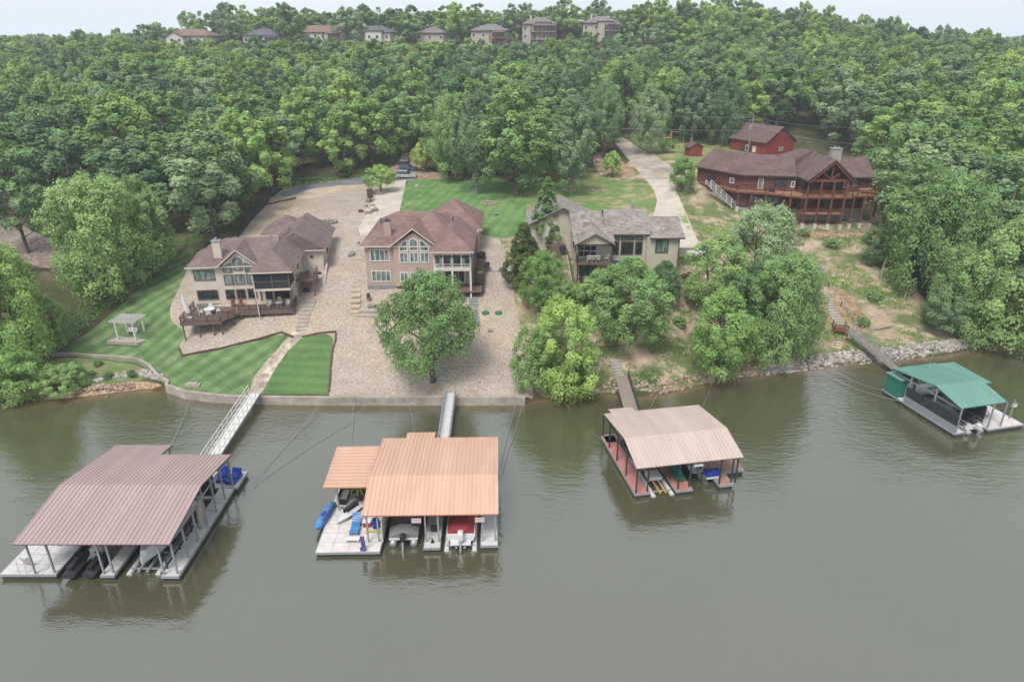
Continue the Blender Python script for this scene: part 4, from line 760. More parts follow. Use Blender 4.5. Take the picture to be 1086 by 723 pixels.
# ------------------------------------------------------------------ house 2: pink-tan walls
H = thing('house', 'pink tan two storey house with rose roof and white arched windows', 'house', (-14.0, 97.2, 7.5), R(.5))
mb = MB(); mb.box(-7.6, 0, -.3, 8.0, 12, 5.75); mb.box(2.8, 8, 0, 8.8, 20.6, 5.75); mb.box(-6, 11, 2, 3, 18, 5.7); gwall(mb, -3.35, 2.7, -.5, 3, -.3, 5.85, 2.05); mb.box(-7.6, 0, 5.5, 8, 5, 5.8); mb.build('wall', 'tan_pink_wall', H)
MB().box(-7.63, -.06, -3.2, -3.3, 3, -.3).box(-7.5, .2, -3.2, 7.9, 11, -.3).build('foundation', 'grey_block', H)
r_ = MB(); r_.hip(-8.2, 6.2, -.6, 16.6, 5.7, 3.2, 'x', 1, 1, run=4.6)
r_.hip(2.3, 8.55, -3.7, 9, 5.7, 2.2, 'y', 1, 0, run=3.0)
r_.gable(-3.95, 3.3, -1.0, 6, 5.85, 2.75, 'y')
r_.hip(-.4, 9.4, 9.2, 21.3, 5.7, 3.6, 'y', 1, 1, run=5.5)
r_.build('roof', ['shingle_rose', 'trim_cream'], H)
MB().box(-4.85, 1.6, 5.8, -3.85, 2.4, 9.0).build('chimney', 'tan_pink_wall', H); MB().tube([(-4.35, 2, 9.0), (-4.35, 2, 9.35)], .22, 8).box(-4.9, 1.55, 9.0, -3.8, 2.45, 9.08).build('chimney_cap', 'steel_dark', H)
for x, y in ((-5.9, 5.6), (5.0, 6.5)): MB().tube([(x, y, 7.6), (x, y, 8.6)], .08, 6).build('roof_vent', 'black_plastic', H)
window(H, -5.45, 0, 4.35, 2.9, 1.8, nx=4); window(H, -5.45, 0, 1.15, 2.9, 1.75, nx=4)
for i, (x, ar) in enumerate(((-1.85, 2), (-.35, 1), (1.2, 3))):
    window(H, x, -.5, 5.95 + (.15 if i == 1 else 0), 1.3, 1.7 + (.2 if i == 1 else 0), nx=1, arch=ar, gm='glass_teal'); window(H, x, -.5, 4.15, 1.3, 1.6, nx=2, gm='glass_blind'); window(H, x - .1, -.5, 1.2, 1.3, 1.5, nx=2)
MB().box(2.7, -3.2, 2.9, 8.1, 0, 3.15).box(2.7, -3.22, 5.3, 8.1, 0, 5.6).build('porch_floor', 'trim_cream', H)
MB().box(2.8, -.1, 3.2, 8.0, -.06, 5.3).build('porch_glass', 'glass_teal', H)
posts(H, [(x, -3.1, 3.1, 5.5) for x in (2.8, 4.1, 5.4, 6.7, 8.0)], 'white_paint', .12); posts(H, [(2.8, -3.1, -1.5, 2.9), (8.0, -3.1, -1.5, 2.9), (5.4, -3.1, -1.5, 2.9)], 'white_paint', .25)
q = MB(); rail(q, [(2.8, -.1, 3.15), (2.8, -3.1, 3.15), (8.0, -3.1, 3.15), (8.0, -.1, 3.15)], .75, 2.6, .045, 2); q.box(2.8, -3.2, 3.1, 8.0, -3.14, 3.35); q.build('railing', 'white_paint', H)
MB().box(2.6, -3.4, -.3, 9.6, -.0, -.1).build('deck', 'deck_brown', H); window(H, 5.5, 0, 1.1, 3.0, 2.1, gm='glass_dark', nx=3, name='door')
MB().box(8.0, 6.3, .5, 8.05, 9.0, 2.5).build('panel', 'tan_pink_wall', H)
for k, (x, c__) in enumerate(((3.6, 'left'), (5.2, 'middle'), (6.9, 'right'))): chair('white chair at the %s of the pink house\'s upper porch' % c__, loc2w(H, x, -1.6, 3.155), R(20 * k - 20))
t = thing('staircase', 'dark wooden stairs down the right wall of the pink house', 'stairs', loc2w(H, 9.2, 0, 0)); q = MB(); stairs(q, (0, 5, 2.4), (0, -2.2, -1.0), 1.4, 16, solid=True); q.build('step', 'deck_brown', t); q = MB(); rail(q, [(.7, 5, 2.4), (.7, -2.2, -1.0)], .9, 1.5, .06, 2); rail(q, [(-.7, 2, 1.0), (-.7, -2.2, -1.0)], .9, 1.5, .06, 2); q.build('railing', 'dark_trim', t)
t = thing('planter', 'planter box with green shrubs on the stair landing of the pink house', 'planter', loc2w(H, 9.2, -.3, 1.6)); MB().box(-.6, -.4, -1.4, .6, .4, 0).build('box', 'dark_trim', t); MB().ball((0, 0, .15), (.55, .4, .3), 10, 5, jit=.15).build('shrub', 'leaf_bright', t)
acunit('air conditioner by the upper right wall of the pink house', loc2w(H, 9.4, 6.6, 2.0)); acunit('second, darker air conditioner standing on the gravel by the pink house', W(510, 274, 9.4) - Vector((0, 0, .2)), .3, 1.15); acunit('third air conditioner, lowest beside the pink house stairs', loc2w(H, 10.2, 3.2, 1.4), 0, .9)
# stairs down the gravel
def gstairs(label, pts_, w, n, m='stone_grey', name='staircase', lift=.12):
    t = thing(name, label, 'stairs', pts_[0]); q = MB(); o = Vector(pts_[0])
    tot = 0
    for a, b in zip(pts_[:-1], pts_[1:]):
        a, b = Vector(a), Vector(b); k = max(2, round(n * (b - a).length / sum((Vector(c) - Vector(d)).length for c, d in zip(pts_[:-1], pts_[1:]))))
        stairs(q, a - o + Vector((0, 0, lift)), b - o + Vector((0, 0, lift)), w, k, .3, tread=(b - a).length / k * .8)
    q.build('step', m, t); return t
gstairs('grey stone steps going down the gravel below the wooden stairs', [G(502, 316), G(502, 330), G(504, 345)], 1.35, 11, 'grey_block')
gstairs('short flight of pale steps beside the stair top of the pink house', [G(508, 286), G(509, 299)], 1.1, 7, 'concrete')
t = gstairs('concrete steps between gravel and the short metal gangway', [G(474, 352), G(470, 378), G(468.5, 407)], 1.4, 17, 'concrete')
gstairs('pale stone slab steps up the left side of the pink house', [G(377, 334), G(378, 305), G(383, 272)], 1.3, 12, 'slab_yellow')
gstairs('stone slab steps up from the lawn path to the brown deck', [G(319, 352), G(323, 335), G(331, 318)], 1.5, 8, 'stone')
# terrace by the foundation
t = thing('fire_pit', 'stone terrace with fire pit below the grey foundation', 'fire pit', G(394, 327) + Vector((0, 0, .1))); MB().box(-1.6, -1.6, -.8, 1.6, 1.2, 0.1).build('terrace', 'stone', t); MB().box(-1.9, -2.4, -1.2, 1.3, -1.6, -.3).build('step', 'stone', t); MB().tube([(0, 0, .1), (0, 0, .45)], [.55, .6], 12).build('ring', 'stone_grey', t)
chair('dark chair beside the fire pit at the pink house', G(391, 321) + Vector((0, .3, .25)), .3, 'dark_trim')
for k, (px, py, l) in enumerate(((515, 332, 'left green dome lid sitting on the gravel'), (529, 332, 'right green dome lid sitting on the gravel'))):
    t = thing('tank_lid', l, 'lid', G(px, py)); MB().ball((0, 0, .05), (.5, .5, .3), 14, 5, half=True).build('dome', 'green', t); MB().tube([(0, 0, 0), (0, 0, .08)], .58, 14).build('rim', 'green_siding', t)
solo(MB().box(-.35, -.25, 0, .35, .25, .15).box(-.3, -.2, .15, .3, .2, .2), 'drain_box', 'stone_grey', 'small grey drain box on the gravel below the green lids', 'drain', G(520, 351))

# ------------------------------------------------------------------ house 3: stone-tan walls, grey roof
H = thing('house', 'tan house with mottled grey roof half hidden behind shore trees', 'house', (14.5, 96.0, 8.8), 0)
mb = MB(); mb.box(-5.2, 0, -1.2, -.2, 10, 5.7); mb.box(-.4, 2.6, -1.2, 5.6, 12, 5.75); mb.box(5.4, 2.0, -1.2, 10.2, 11, 5.6)
gwall(mb, -5.25, 6.2, 9, 18, 0, 5.7, 0.05, 'x'); mb.build('wall', 'stone_tan_wall', H)
gw = MB(); gwall(gw, -11.6, -1.6, 9.6, 19, 1.0, 5.7, 2.3); gw.build('garage_wall', 'stone_tan_wall', H)
r_ = MB(); r_.gable(-5.7, .3, -.4, 18, 5.6, 2.3, 'x'); r_.gable(-.7, 6.0, 2.1, 12.4, 5.95, 2.6, 'x'); r_.gable(5.7, 10.8, 1.4, 11.8, 5.6, 2.0, 'x')
r_.gable(-5.6, .1, -2.4, 5.5, 5.6, 1.55, 'y', m=0)
r_.gable(-12.2, -1.0, 9.0, 19.5, 5.6, 2.75, 'y', .25)
r_.build('roof', ['shingle_grey', 'dark_trim'], H)
pw = MB(); pw.add([(-5.2, -2.0, 5.5), (-.3, -2.0, 5.5), (-2.75, -2.0, 6.9), (-5.2, -1.8, 5.5), (-.3, -1.8, 5.5), (-2.75, -1.8, 6.9)], [(0, 1, 2), (5, 4, 3), (0, 3, 4, 1), (1, 4, 5, 2), (2, 5, 3, 0)]); pw.build('gable', 'stone_tan_wall', H)
MB().box(-5.3, -2.1, 5.35, -.2, -1.9, 5.6).build('porch_beam', 'dark_trim', H)
MB().box(-5.3, -2.2, 2.6, -.1, 0, 2.85).build('deck', 'deck_brown', H); posts(H, [(-5.1, -2.0, -1.2, 5.4), (-2.7, -2.0, -1.2, 2.6), (-.3, -2.0, -1.2, 5.4)], 'dark_trim', .2)
q = MB(); rail(q, [(-5.2, -.1, 2.85), (-5.2, -2.1, 2.85), (-.2, -2.1, 2.85)], .95, 1.3, .05, 2, balus=.3); q.build('railing', 'dark_trim', H)
window(H, -3.6, 0, 4.1, 2.8, 2.1, fm='white_paint', gm='glass_dark', nx=3, nz=2, name='door'); window(H, -3.4, 0, 1.2, 2.6, 1.8, fm='dark_trim', gm='glass_teal', nx=2)
for x, w in ((.9, 1.0), (2.6, 1.9), (4.3, 1.1)):
    window(H, x, 2.6, 5.25, w, .65, fm='dark_trim', gm='glass_teal', nx=1); window(H, x, 2.6, 3.75, w, 2.0, fm='dark_trim', gm='glass_dark', nx=1)
window(H, 1.6, 2.6, 1.0, 2.6, 2.0, fm='white_paint', gm='glass_teal', nx=2, name='door'); window(H, 7.6, 2.0, 4.2, 1.9, 2.0, fm='dark_trim', gm='glass_blind', nx=2); window(H, 4.6, 2.6, 1.0, 1.0, 1.6, fm='dark_trim', nx=1)
window(H, -5.2, 4.0, 4.2, 1.0, 1.4, R(-90), 'dark_trim', 'glass_dark', 1); window(H, -5.2, 1.3, 4.2, .8, 1.4, R(-90), 'dark_trim', 'glass_dark', 1); window(H, -9.0, 9.6, 3.9, 1.0, 2.1, fm='white_paint', gm='white_paint', nx=1, name='door')
posts(H, [(5.55, 2.45, -1, 5.6), (-.3, 2.45, -1, 5.8), (10.1, 1.9, -1, 5.5)], 'dark_trim', .12, 'downspout')
MB().tube([(3.9, 8.2, 8.0), (3.9, 8.2, 9.4)], .25, 10).box(3.6, 7.9, 7.2, 4.2, 8.5, 8.1).build('chimney', 'steel', H)
MB().tube([(-4.3, 6.5, 7.0), (-4.3, 6.5, 8.0)], .08, 6).build('roof_vent', 'white_paint', H)
table('long white dining table on the tan house\'s porch', loc2w(H, -2.8, -1.1, 2.855), rect=(1.9, .7))
for k in range(3): chair('white porch dining chair, %s along the table front' % ('first', 'second', 'third')[k], loc2w(H, -3.45 + k * .65, -1.68, 2.855), R(180))
chair('white chair at the right end of the tan house\'s porch', loc2w(H, -.9, -1.0, 2.855), R(-70))
acunit('air conditioner on the landing left of the tan house', loc2w(H, -6.6, 7.6, 1.6), 0, 1.2)
t = thing('staircase', 'red brown wooden stairs down the left wall of the tan house', 'stairs', loc2w(H, -7.9, 8.4, 2.6)); q = MB(); stairs(q, (0, 0, .0), (.6, -7.5, -3.4), 1.7, 15, solid=True); q.build('step', 'deck_brown', t); MB().box(-1.3, 0, -.15, 1.8, 2, 0).build('landing', 'deck_brown', t); q = MB(); rail(q, [(-.85, 0, 0), (-.3, -7.5, -3.4)], .9, 1.5, .05, 2); q.build('railing', 'dark_trim', t)
t = thing('garden_wall', 'concrete path wall with dark railing left of the tan house', 'wall', loc2w(H, -5.9, 1.5, -.2)); MB().bar((0, 5, 1.2), (.2, -3, -.6), .25, 1.2).build('panel', 'concrete', t); q = MB(); rail(q, [(0, 5, 1.8), (.2, -3, 0)], .9, 1.6, .06, 3); q.build('railing', 'dark_trim', t)
t = thing('staircase', 'dark lower stairs with rail dropping into the trees', 'stairs', G(606, 318)); q = MB(); stairs(q, (0, 2.5, 1.6), (.6, -4, -1.6), 1.5, 13); q.build('step', 'deck_brown', t); q = MB(); rail(q, [(-.75, 2.5, 1.6), (-.3, -4, -1.6)], 1, 1.3, .07, 3); q.build('railing', 'dark_trim', t)
chair('dark chair on the lower patio of the tan house', loc2w(H, -4.3, -1.2, -.6), R(40), 'dark_trim')
# concrete wall with propane tank
t = thing('retaining_wall', 'grey concrete retaining wall at the end of the right driveway', 'wall', (25.2, 106.2, 8.4)); MB().box(-.3, -.15, -1, 6.6, .15, 2.0).build('panel', 'concrete', t); MB().box(-.35, -.2, 2.0, 6.65, .2, 2.1).build('coping', 'concrete', t)
t = thing('propane_tank', 'pale blue propane tank lying in front of the grey concrete wall', 'propane tank', (29.0, 104.2, h1(29, 104.2))); t.location.z = 9.3
MB().tube([(-1.6, 0, .75), (-1.5, 0, .75), (-1.3, 0, .75), (1.3, 0, .75), (1.5, 0, .75), (1.6, 0, .75)], [.12, .38, .5, .5, .38, .12], 16).build('tank', 'hull_white', t, True); MB().tube([(0, 0, 1.2), (0, 0, 1.5)], .2, 10).build('dome', 'steel', t); [MB().box(x - .1, -.35, -.6, x + .1, .35, .4).build('foot', 'concrete', t) for x in (-.9, .9)]

# ------------------------------------------------------------------ house 4: red log house
H = thing('house', 'large dark red log house with brown roof and tall posted deck', 'house', (53.5, 124.9, 9.0), 0)
def HL(px, py, z): v = W(px, py, z) - H.location; return (v.x, v.y, v.z)
e, rdg = 8.9, 12.0
A_, B2, C2 = (-16.6, 15.6), (-10.3, 5.2), (-.6, 3.8); dA = Vector((.86, .52)); A2_, B3, C3 = (-12.2, 18.4), (-7.4, 10.2), (.5, 9.2); A4, B4, C4 = (-7.9, 21.2), (-4.4, 15.0), (1.0, 14.6)
r_ = MB(); r_.slab([(*A_, e), (*B2, e), (*B3, rdg), (*A2_, rdg)], .22, 0, 1); r_.slab([(*B2, e), (*C2, e), (*C3, rdg), (*B3, rdg)], .22, 0, 1); r_.slab([(*A2_, rdg), (*B3, rdg), (*B4, e), (*A4, e)], .22, 0, 1); r_.slab([(*B3, rdg), (*C3, rdg), (*C4, e), (*B4, e)], .22, 0, 1)
r_.gable(-.3, 8.5, -.9, 15, e, 3.7, 'y', .3); r_.gable(7.0, 13.9, 3.2, 12.6, e - .1, 3.0, 'x', .22); r_.hip(-2, 9, 9, 19, e + .6, 3.0, 'y', 0, 1)
r_.build('roof', ['shingle_brown', 'dark_trim'], H)
mb = MB(); fp = [(-15.9, 15.8), (-10.0, 5.9), (-.3, 4.3), (-.3, 14), (-5.0, 14.5), (-8.6, 20.4)]; mb.prism(fp, [4.5, 3.0, 2.9, 2.9, 5, 6], e - .05)
gwall(mb, .3, 7.9, 3.0, 14, 2.9, e, 3.3); mb.box(7.5, 4.0, 2.9, 13.2, 12, e - .1); gwall(mb, 7.5, 13.2, 4.0, 12, e - .6, e - .1, 2.6, 'x'); mb.box(-2, 10, 5, 9, 18, e + .5); mb.build('wall', 'log_wall', H)
MB().box(-.2, 3.3, -.8, 7.6, 12, 2.88).box(7.6, 4.3, -.8, 13, 11, 2.88).prism([(-15.2, 15.9), (-9.9, 6.2), (-.3, 4.6), (-.3, 12), (-5, 14), (-8.6, 20)], [3.5, 0, -.5, -.5, 2, 4], [4.4, 2.9, 2.8, 2.8, 4.9, 5.9]).build('foundation', 'concrete', H)
deck = [(-15.8, 14.6), (-10.9, 5.2), (-6.0, 3.6), (-2.2, .9), (-.4, -.2), (8.4, -.4), (9.8, .6), (13.8, 1.0), (16.2, 4.6), (15.2, 8.0), (13.3, 8.0), (13.2, 3.9), (8.0, 3.9), (7.9, 2.9), (.3, 2.9), (-.3, 4.2), (-10.0, 5.85), (-15.5, 15.4)]
MB().prism(deck, 5.75, 6.0).build('deck', 'deck_tan', H)
q = MB(); rail(q, [(x, y, 6.0) for x, y in deck[:10]], 1.0, 1.8, .07, 4); q.build('railing', 'red_wood', H)
q = MB()
for a, b in zip(deck[:9], deck[1:10]): q.bar((*a, 5.72), (*b, 5.72), .1, .35)
q.build('deck_skirt', 'red_wood', H)
FT = [(.3, -.1), (2.6, -.2), (4.9, -.3), (7.2, -.3), (9.2, .3), (13.4, 1.2), (11.4, .9), (15.7, 4.6), (-2.1, 1.1), (-5.8, 3.7), (-10.4, 5.4), (-8.2, 4.6)]
for i, (x, y) in enumerate(FT):
    gz = h1(53.5 + x, 124.9 + y) - 9.0; top = e - .1 if i < 4 else 5.75
    p_ = MB(); p_.box(x - .14, y - .14, gz + .9, x + .14, y + .14, top); o = p_.build('post', 'red_wood', H); MB().box(x - .26, y - .26, gz - .4, x + .26, y + .26, gz + .9).build('footing', 'white_wall', o)
MB().bar((-.1, -.2, e - .1), (8.3, -.3, e - .1), .25, .45).bar((.2, -.75, e - .3), (4.1, -.75, e + 3.1), .2, .2).bar((8.0, -.75, e - .3), (4.1, -.75, e + 3.1), .2, .2).bar((4.1, -.3, e), (4.1, -.3, e + 3.2), .22).bar((4.1, -.3, e + .1), (2.2, -.3, e + 1.6), .2).bar((4.1, -.3, e + .1), (6.0, -.3, e + 1.6), .2).build('gable_truss', 'red_wood', H)
window(H, 2.9, 3.0, 9.7, 2.0, 1.8, fm='dark_trim', gm='glass_dark', nx=1, arch=4); window(H, 5.3, 3.0, 9.7, 2.0, 1.8, fm='dark_trim', gm='glass_dark', nx=1, arch=5)
for x, gm in ((1.5, 'glass_dark'), (3.7, 'glass_dark'), (6.2, 'glass_dark')): window(H, x, 3.0, 7.2, 1.6, 2.1, fm='dark_trim', gm=gm, nx=2, name='door')
for x, gm in ((1.4, 'glass_teal'), (3.6, 'glass_dark'), (5.8, 'glass_teal')): window(H, x, 3.0, 4.2, 1.5, 1.7, fm='red_wood', gm=gm, nx=2)
window(H, 9.0, 4.0, 7.3, 1.0, 1.2, fm='white_paint', gm='glass_teal', nx=1); window(H, 10.7, 4.0, 7.3, 1.2, 1.2, fm='dark_trim', gm='glass_teal', nx=1); window(H, 10.4, 4.0, 4.3, 2.6, 1.2, fm='dark_trim', gm='glass_dark', nx=2)
def wseg(a, b, t, z, w, h, **k): a, b = Vector(a), Vector(b); p_ = a.lerp(b, t); d_ = b - a; window(H, p_.x, p_.y, z, w, h, math.atan2(d_.y, d_.x), **k)
wseg(fp[1], fp[2], .72, 7.3, 2.6, 1.5, fm='dark_trim', gm='glass_dark', nx=3); wseg(fp[1], fp[2], .36, 7.2, 1.0, 2.0, fm='white_paint', gm='glass_teal', nx=1, name='door'); wseg(fp[1], fp[2], .95, 7.3, .7, 1.2, fm='white_paint', gm='glass_teal', nx=1)
wseg(fp[1], fp[2], .25, 4.3, 1.8, 1.3, fm='dark_trim', gm='glass_teal', nx=1); wseg(fp[1], fp[2], .62, 4.2, 2.4, 1.4, fm='dark_trim', gm='glass_teal', nx=2)
wseg(fp[0], fp[1], .8, 7.4, 1.1, 1.1, fm='white_paint', gm='glass_teal', nx=1); wseg(fp[0], fp[1], .3, 7.4, .9, 1.2, fm='dark_trim', gm='glass_teal', nx=1)
MB().box(.0, .2, 2.55, 7.4, 2.9, 2.75).build('lower_deck', 'deck_tan', H); q = MB(); rail(q, [(.0, .2, 2.75), (7.4, .2, 2.75)], .9, 1.8, .06, 3); q.build('railing', 'red_wood', H); q = MB(); stairs(q, (-.1, 1.0, 2.6), (-2.6, -.4, 0), 1.2, 10); q.build('step', 'red_wood', H); q = MB(); rail(q, [(-.1, .4, 2.7), (-2.6, -1, .1)], .9, 1.2, .06, 2); q.build('railing', 'red_wood', H)
MB().box(6.6, 6.6, 10, 8.4, 8.0, 13.5).build('chimney', 'stone', H); MB().tube([(7.2, 7.3, 13.5), (7.2, 7.3, 13.9)], .2, 8).tube([(7.9, 7.3, 13.5), (7.9, 7.3, 13.8)], .2, 8).box(6.5, 6.5, 13.4, 8.5, 8.1, 13.52).build('chimney_cap', 'steel', H)
grill('black covered grill on the red log house\'s upper deck', loc2w(H, -4.8, 3.8, 6.005), .1)
t = table('square tan table on the log house\'s right deck corner', loc2w(H, 12.3, 2.4, 6.005), rect=(2.6, 1.6), m='deck_tan')
t = thing('staircase', 'white metal stairs climbing the slope at the log house\'s left end', 'stairs', G(778, 222)); a = Vector((0, 0, .2)); b = W(751, 196, 15.3) - t.location; q = MB(); stairs(q, a, b, 1.0, 16, .08); q.build('step', 'steel', t); q = MB(); rail(q, [a + Vector((-.5, 0, 0)), b + Vector((-.5, 0, 0))], .9, 1.5, .07, 2); rail(q, [a + Vector((.5, 0, 0)), b + Vector((.5, 0, 0))], .9, 1.5, .07, 2); q.build('railing', 'white_paint', t)
bb = W(757, 195, 15.2); t = thing('patio_swing', 'black covered patio swing at the left end of the log house deck', 'patio set', bb); MB().box(-1.2, -.6, 0, 1.2, .6, .5).build('seat', 'fabric_black', t); MB().box(-1.3, .5, .5, 1.3, .65, 1.4).build('backrest', 'fabric_black', t)

# barn, shed, far tan house
def P3(px, py, z): return W(px, py, z)
B = thing('barn', 'bright red gabled garage behind the red log house', 'barn', W(826, 163, 15.5), R(0))
bx = B.location; mb = MB(); B.rotation_euler[2] = R(27); B.scale = (.92, .92, .92)
gwall(mb, -5.2, 5.2, 0, 13, -3, 3.3, 3.6); mb.build('wall', 'red_siding', B); r_ = MB(); r_.gable(-5.8, 5.8, -.5, 13.5, 3.1, 3.95, 'y', .25); r_.build('roof', ['shingle_brown', 'dark_trim'], B)
for x in (-3.4, -.8): window(B, -5.2, 3.2 - x, 1.0, 1.2, 1.6, R(-90), 'white_paint', 'white_paint', 1)
window(B, 0.5, 0, 1.2, 1.6, .9, 0, 'white_paint', 'glass_blind', 1); MB().box(-5.25, 5, -2.5, -5.21, 9, 1.5).build('garage_door', 'dark_trim', B)
S = thing('shed', 'tiny red wooden shed with brown roof standing on the grass', 'shed', G(735, 165) + Vector((0, 0, .1)), R(12)); mb = MB(); gwall(mb, -1.7, 1.7, -1.4, 1.4, -.3, 2.1, 1.0); mb.build('wall', 'red_siding', S); r_ = MB(); r_.gable(-2.0, 2.0, -1.7, 1.7, 2.0, 1.2, 'y', .12); r_.build('roof', ['shingle_brown', 'dark_trim'], S); MB().box(-.4, -1.46, 0, .4, -1.41, 1.8).build('door', 'red_wood', S)
F = thing('house', 'small tan house with brown roof in the trees behind the red garage', 'house', W(792, 147, 15.8), R(5)); mb = MB(); gwall(mb, -6, 6, 0, 8, -2, 3, 2.2, 'x'); mb.build('wall', 'timber', F); r_ = MB(); r_.gable(-6.6, 6.6, -.6, 8.6, 2.9, 2.4, 'x', .2); r_.build('roof', ['shingle_brown', 'dark_trim'], F); window(F, -3, 0, 1.2, 1.4, 1.2, 0, 'white_paint', 'glass_dark', 2); window(F, 2, 0, 1.2, 1.4, 1.2, 0, 'white_paint', 'glass_dark', 2); MB().box(-.5, -.05, -.6, .5, -.01, 1.6).build('door', 'dark_trim', F)
# utility pole
pb = Vector((50.0, 149.5, 14.6)); t = thing('utility_pole', 'wooden utility pole rising behind the red log house roof', 'utility pole', pb); MB().tube([(0, 0, -1), (.5, 0, 12.2)], [.19, .13], 8).build('pole', 'bark_pale', t); MB().bar((-.7, 0, 11.3), (1.6, 0, 11.3), .14).build('crossarm', 'old_wood', t); MB().tube([(.0, -.35, 9.3), (.0, -.35, 10.4)], .28, 10).build('transformer', 'steel', t)
pt_ = pb + Vector((.5, 0, 11.8))
for k, (e_, l) in enumerate((((-40, 190, 30), 'upper power line crossing the woods left of the utility pole'), ((-42, 188, 26.5), 'lower power line crossing the woods left of the utility pole'), ((85, 146, 21.8), 'power line sagging right from the utility pole over the log house'), ((95, 160, 25), 'upper power line leaving the utility pole to the right'))):
    cable(l, pt_ - Vector((0, 0, [0, 2.6, 1.4, 0][k])), e_, 1.8, .022)

# ------------------------------------------------------------------ houses on the ridge
def ridge_house(label, px, wpx, ytop, ybase, style, wm, rm, deck=None, Y=304, depth=11):
    # distances are real: all stand along the ridge line about 300 m out
    d = Y / 1.092; x = (px - 543) / FOC * d; w = wpx / FOC * d; zt = CAM_H - d * (SP + (ytop - 361.5) / FOC * CP); zb = 40.8
    t = thing('ridge_house', label, 'house', (x, Y, zb), R(random.uniform(-14, 14))); rh = 2.6 if style != 'low' else 2.3; e_ = zt - zb - rh; mb = MB()
    mb.box(-w / 2, 0, -3, w / 2, depth, e_); 
    if style == 'gable_left': gwall(mb, -w * .38, 0, -1.6, depth, -3, e_ - .2, 1.9)
    if style == 'multi': mb.box(-w * .1, -1.8, -3, w * .32, 0, e_ + .6)
    mb.build('wall', wm, t); r_ = MB()
    if style == 'side': r_.gable(-w / 2 - .6, w / 2 + .6, -.6, depth + .6, e_ - .1, rh, 'x', .25)
    else: r_.hip(-w / 2 - .6, w / 2 + .6, -.6, depth + .6, e_ - .1, rh, 'x', 1, 1)
    if style == 'gable_left': r_.gable(-w * .38 - .5, .5, -2.2, depth * .5, e_ - .2, 2.1, 'y', .2)
    if style == 'multi': r_.hip(-w * .1 - .4, w * .32 + .4, -2.2, depth * .6, e_ + .5, 2.0, 'y', 1, 1); MB().box(-w * .3, 3, e_, -w * .24, 4, e_ + 3.4).build('chimney', wm, t)
    r_.build('roof', [rm, 'dark_trim'], t); n = max(3, int(w / 3)); fy = {'gable_left': -1.6}.get(style, 0); ns = 2 if e_ > 4.5 else 1
    for s in range(ns):
        for i in range(n):
            xx = -w * .42 + w * .84 * i / (n - 1); y_ = 0
            if style == 'gable_left' and -w * .38 < xx < 0: y_ = -1.6
            if style == 'multi' and -w * .1 < xx < w * .32: y_ = -1.8
            if deck and (xx > w * .12 if deck != 'mid' else -w * .2 < xx) and s == 0: window(t, xx, y_, e_ - 1.6, 1.5, 2, 0, 'white_paint', 'glass_dark', 1); continue
            window(t, xx, y_, e_ - 1.6 - 3 * s, 1.3, 1.4, 0, 'white_paint', 'glass_dark', 1)
    if deck:
        x0, x1 = (w * .08, w * .5) if deck != 'mid' else (-w * .25, w * .5); zf = e_ - 2.8
        MB().box(x0, -3.2, zf - .3, x1, -.01, zf).build('deck', 'red_wood' if deck == 'red' else 'old_wood', t); q = MB(); rail(q, [(x0, -3.1, zf), (x1, -3.1, zf)], 1, 2, .12, 2); q.build('railing', 'red_wood' if deck == 'red' else 'dark_trim', t)
        if ns == 2: MB().box(x0, -3.2, zf - 3.2, x1, -.01, zf - 2.9).build('deck', 'old_wood', t)
        posts(t, [(x, -3.0, -3, e_ - .1) for x in np.linspace(x0 + .2, x1 - .2, 4)], 'dark_trim', .3)
        r2 = MB(); r2.slab([(x0 + 1, -3.4, e_ - .5), (x1, -3.4, e_ - .5), (x1, 0, e_ - .05), (x0 + 1, 0, e_ - .05)], .2); r2.build('porch_roof', rm, t)
    return t
ridge_house('low white ridge house with wide brown roof, farthest left on the ridge', 197, 54, 31, 46, 'gable_left', 'white_wall', 'shingle_terracotta')
ridge_house('white ridge house with dark hip roof, second from the left', 277, 38, 30.5, 50, 'hip', 'white_wall', 'shingle_slate', 'grey')
ridge_house('white ridge house with terracotta side gable roof and red deck', 343, 40, 26.5, 46, 'side', 'white_wall', 'shingle_terracotta', 'red')
ridge_house('ridge house with long slate roof just right of the terracotta one', 394, 42, 27.5, 44, 'multi', 'white_wall', 'shingle_slate')
ridge_house('small grey hip roofed ridge house at the middle of the row', 456, 29, 28, 44, 'hip', 'beige_wall', 'shingle_taupe')
ridge_house('beige ridge house with taupe hip roof and red lower deck', 518, 38, 25.5, 46, 'hip', 'beige_wall', 'shingle_taupe', 'red')
ridge_house('tallest ridge house, beige with two storeys of dark decks', 572, 36, 18.5, 44, 'multi', 'beige_wall', 'shingle_taupe', 'mid')
ridge_house('beige multi roofed ridge house farthest right on the ridge', 637, 38, 17.5, 35, 'multi', 'beige_wall', 'shingle_taupe', 'grey', Y=306)
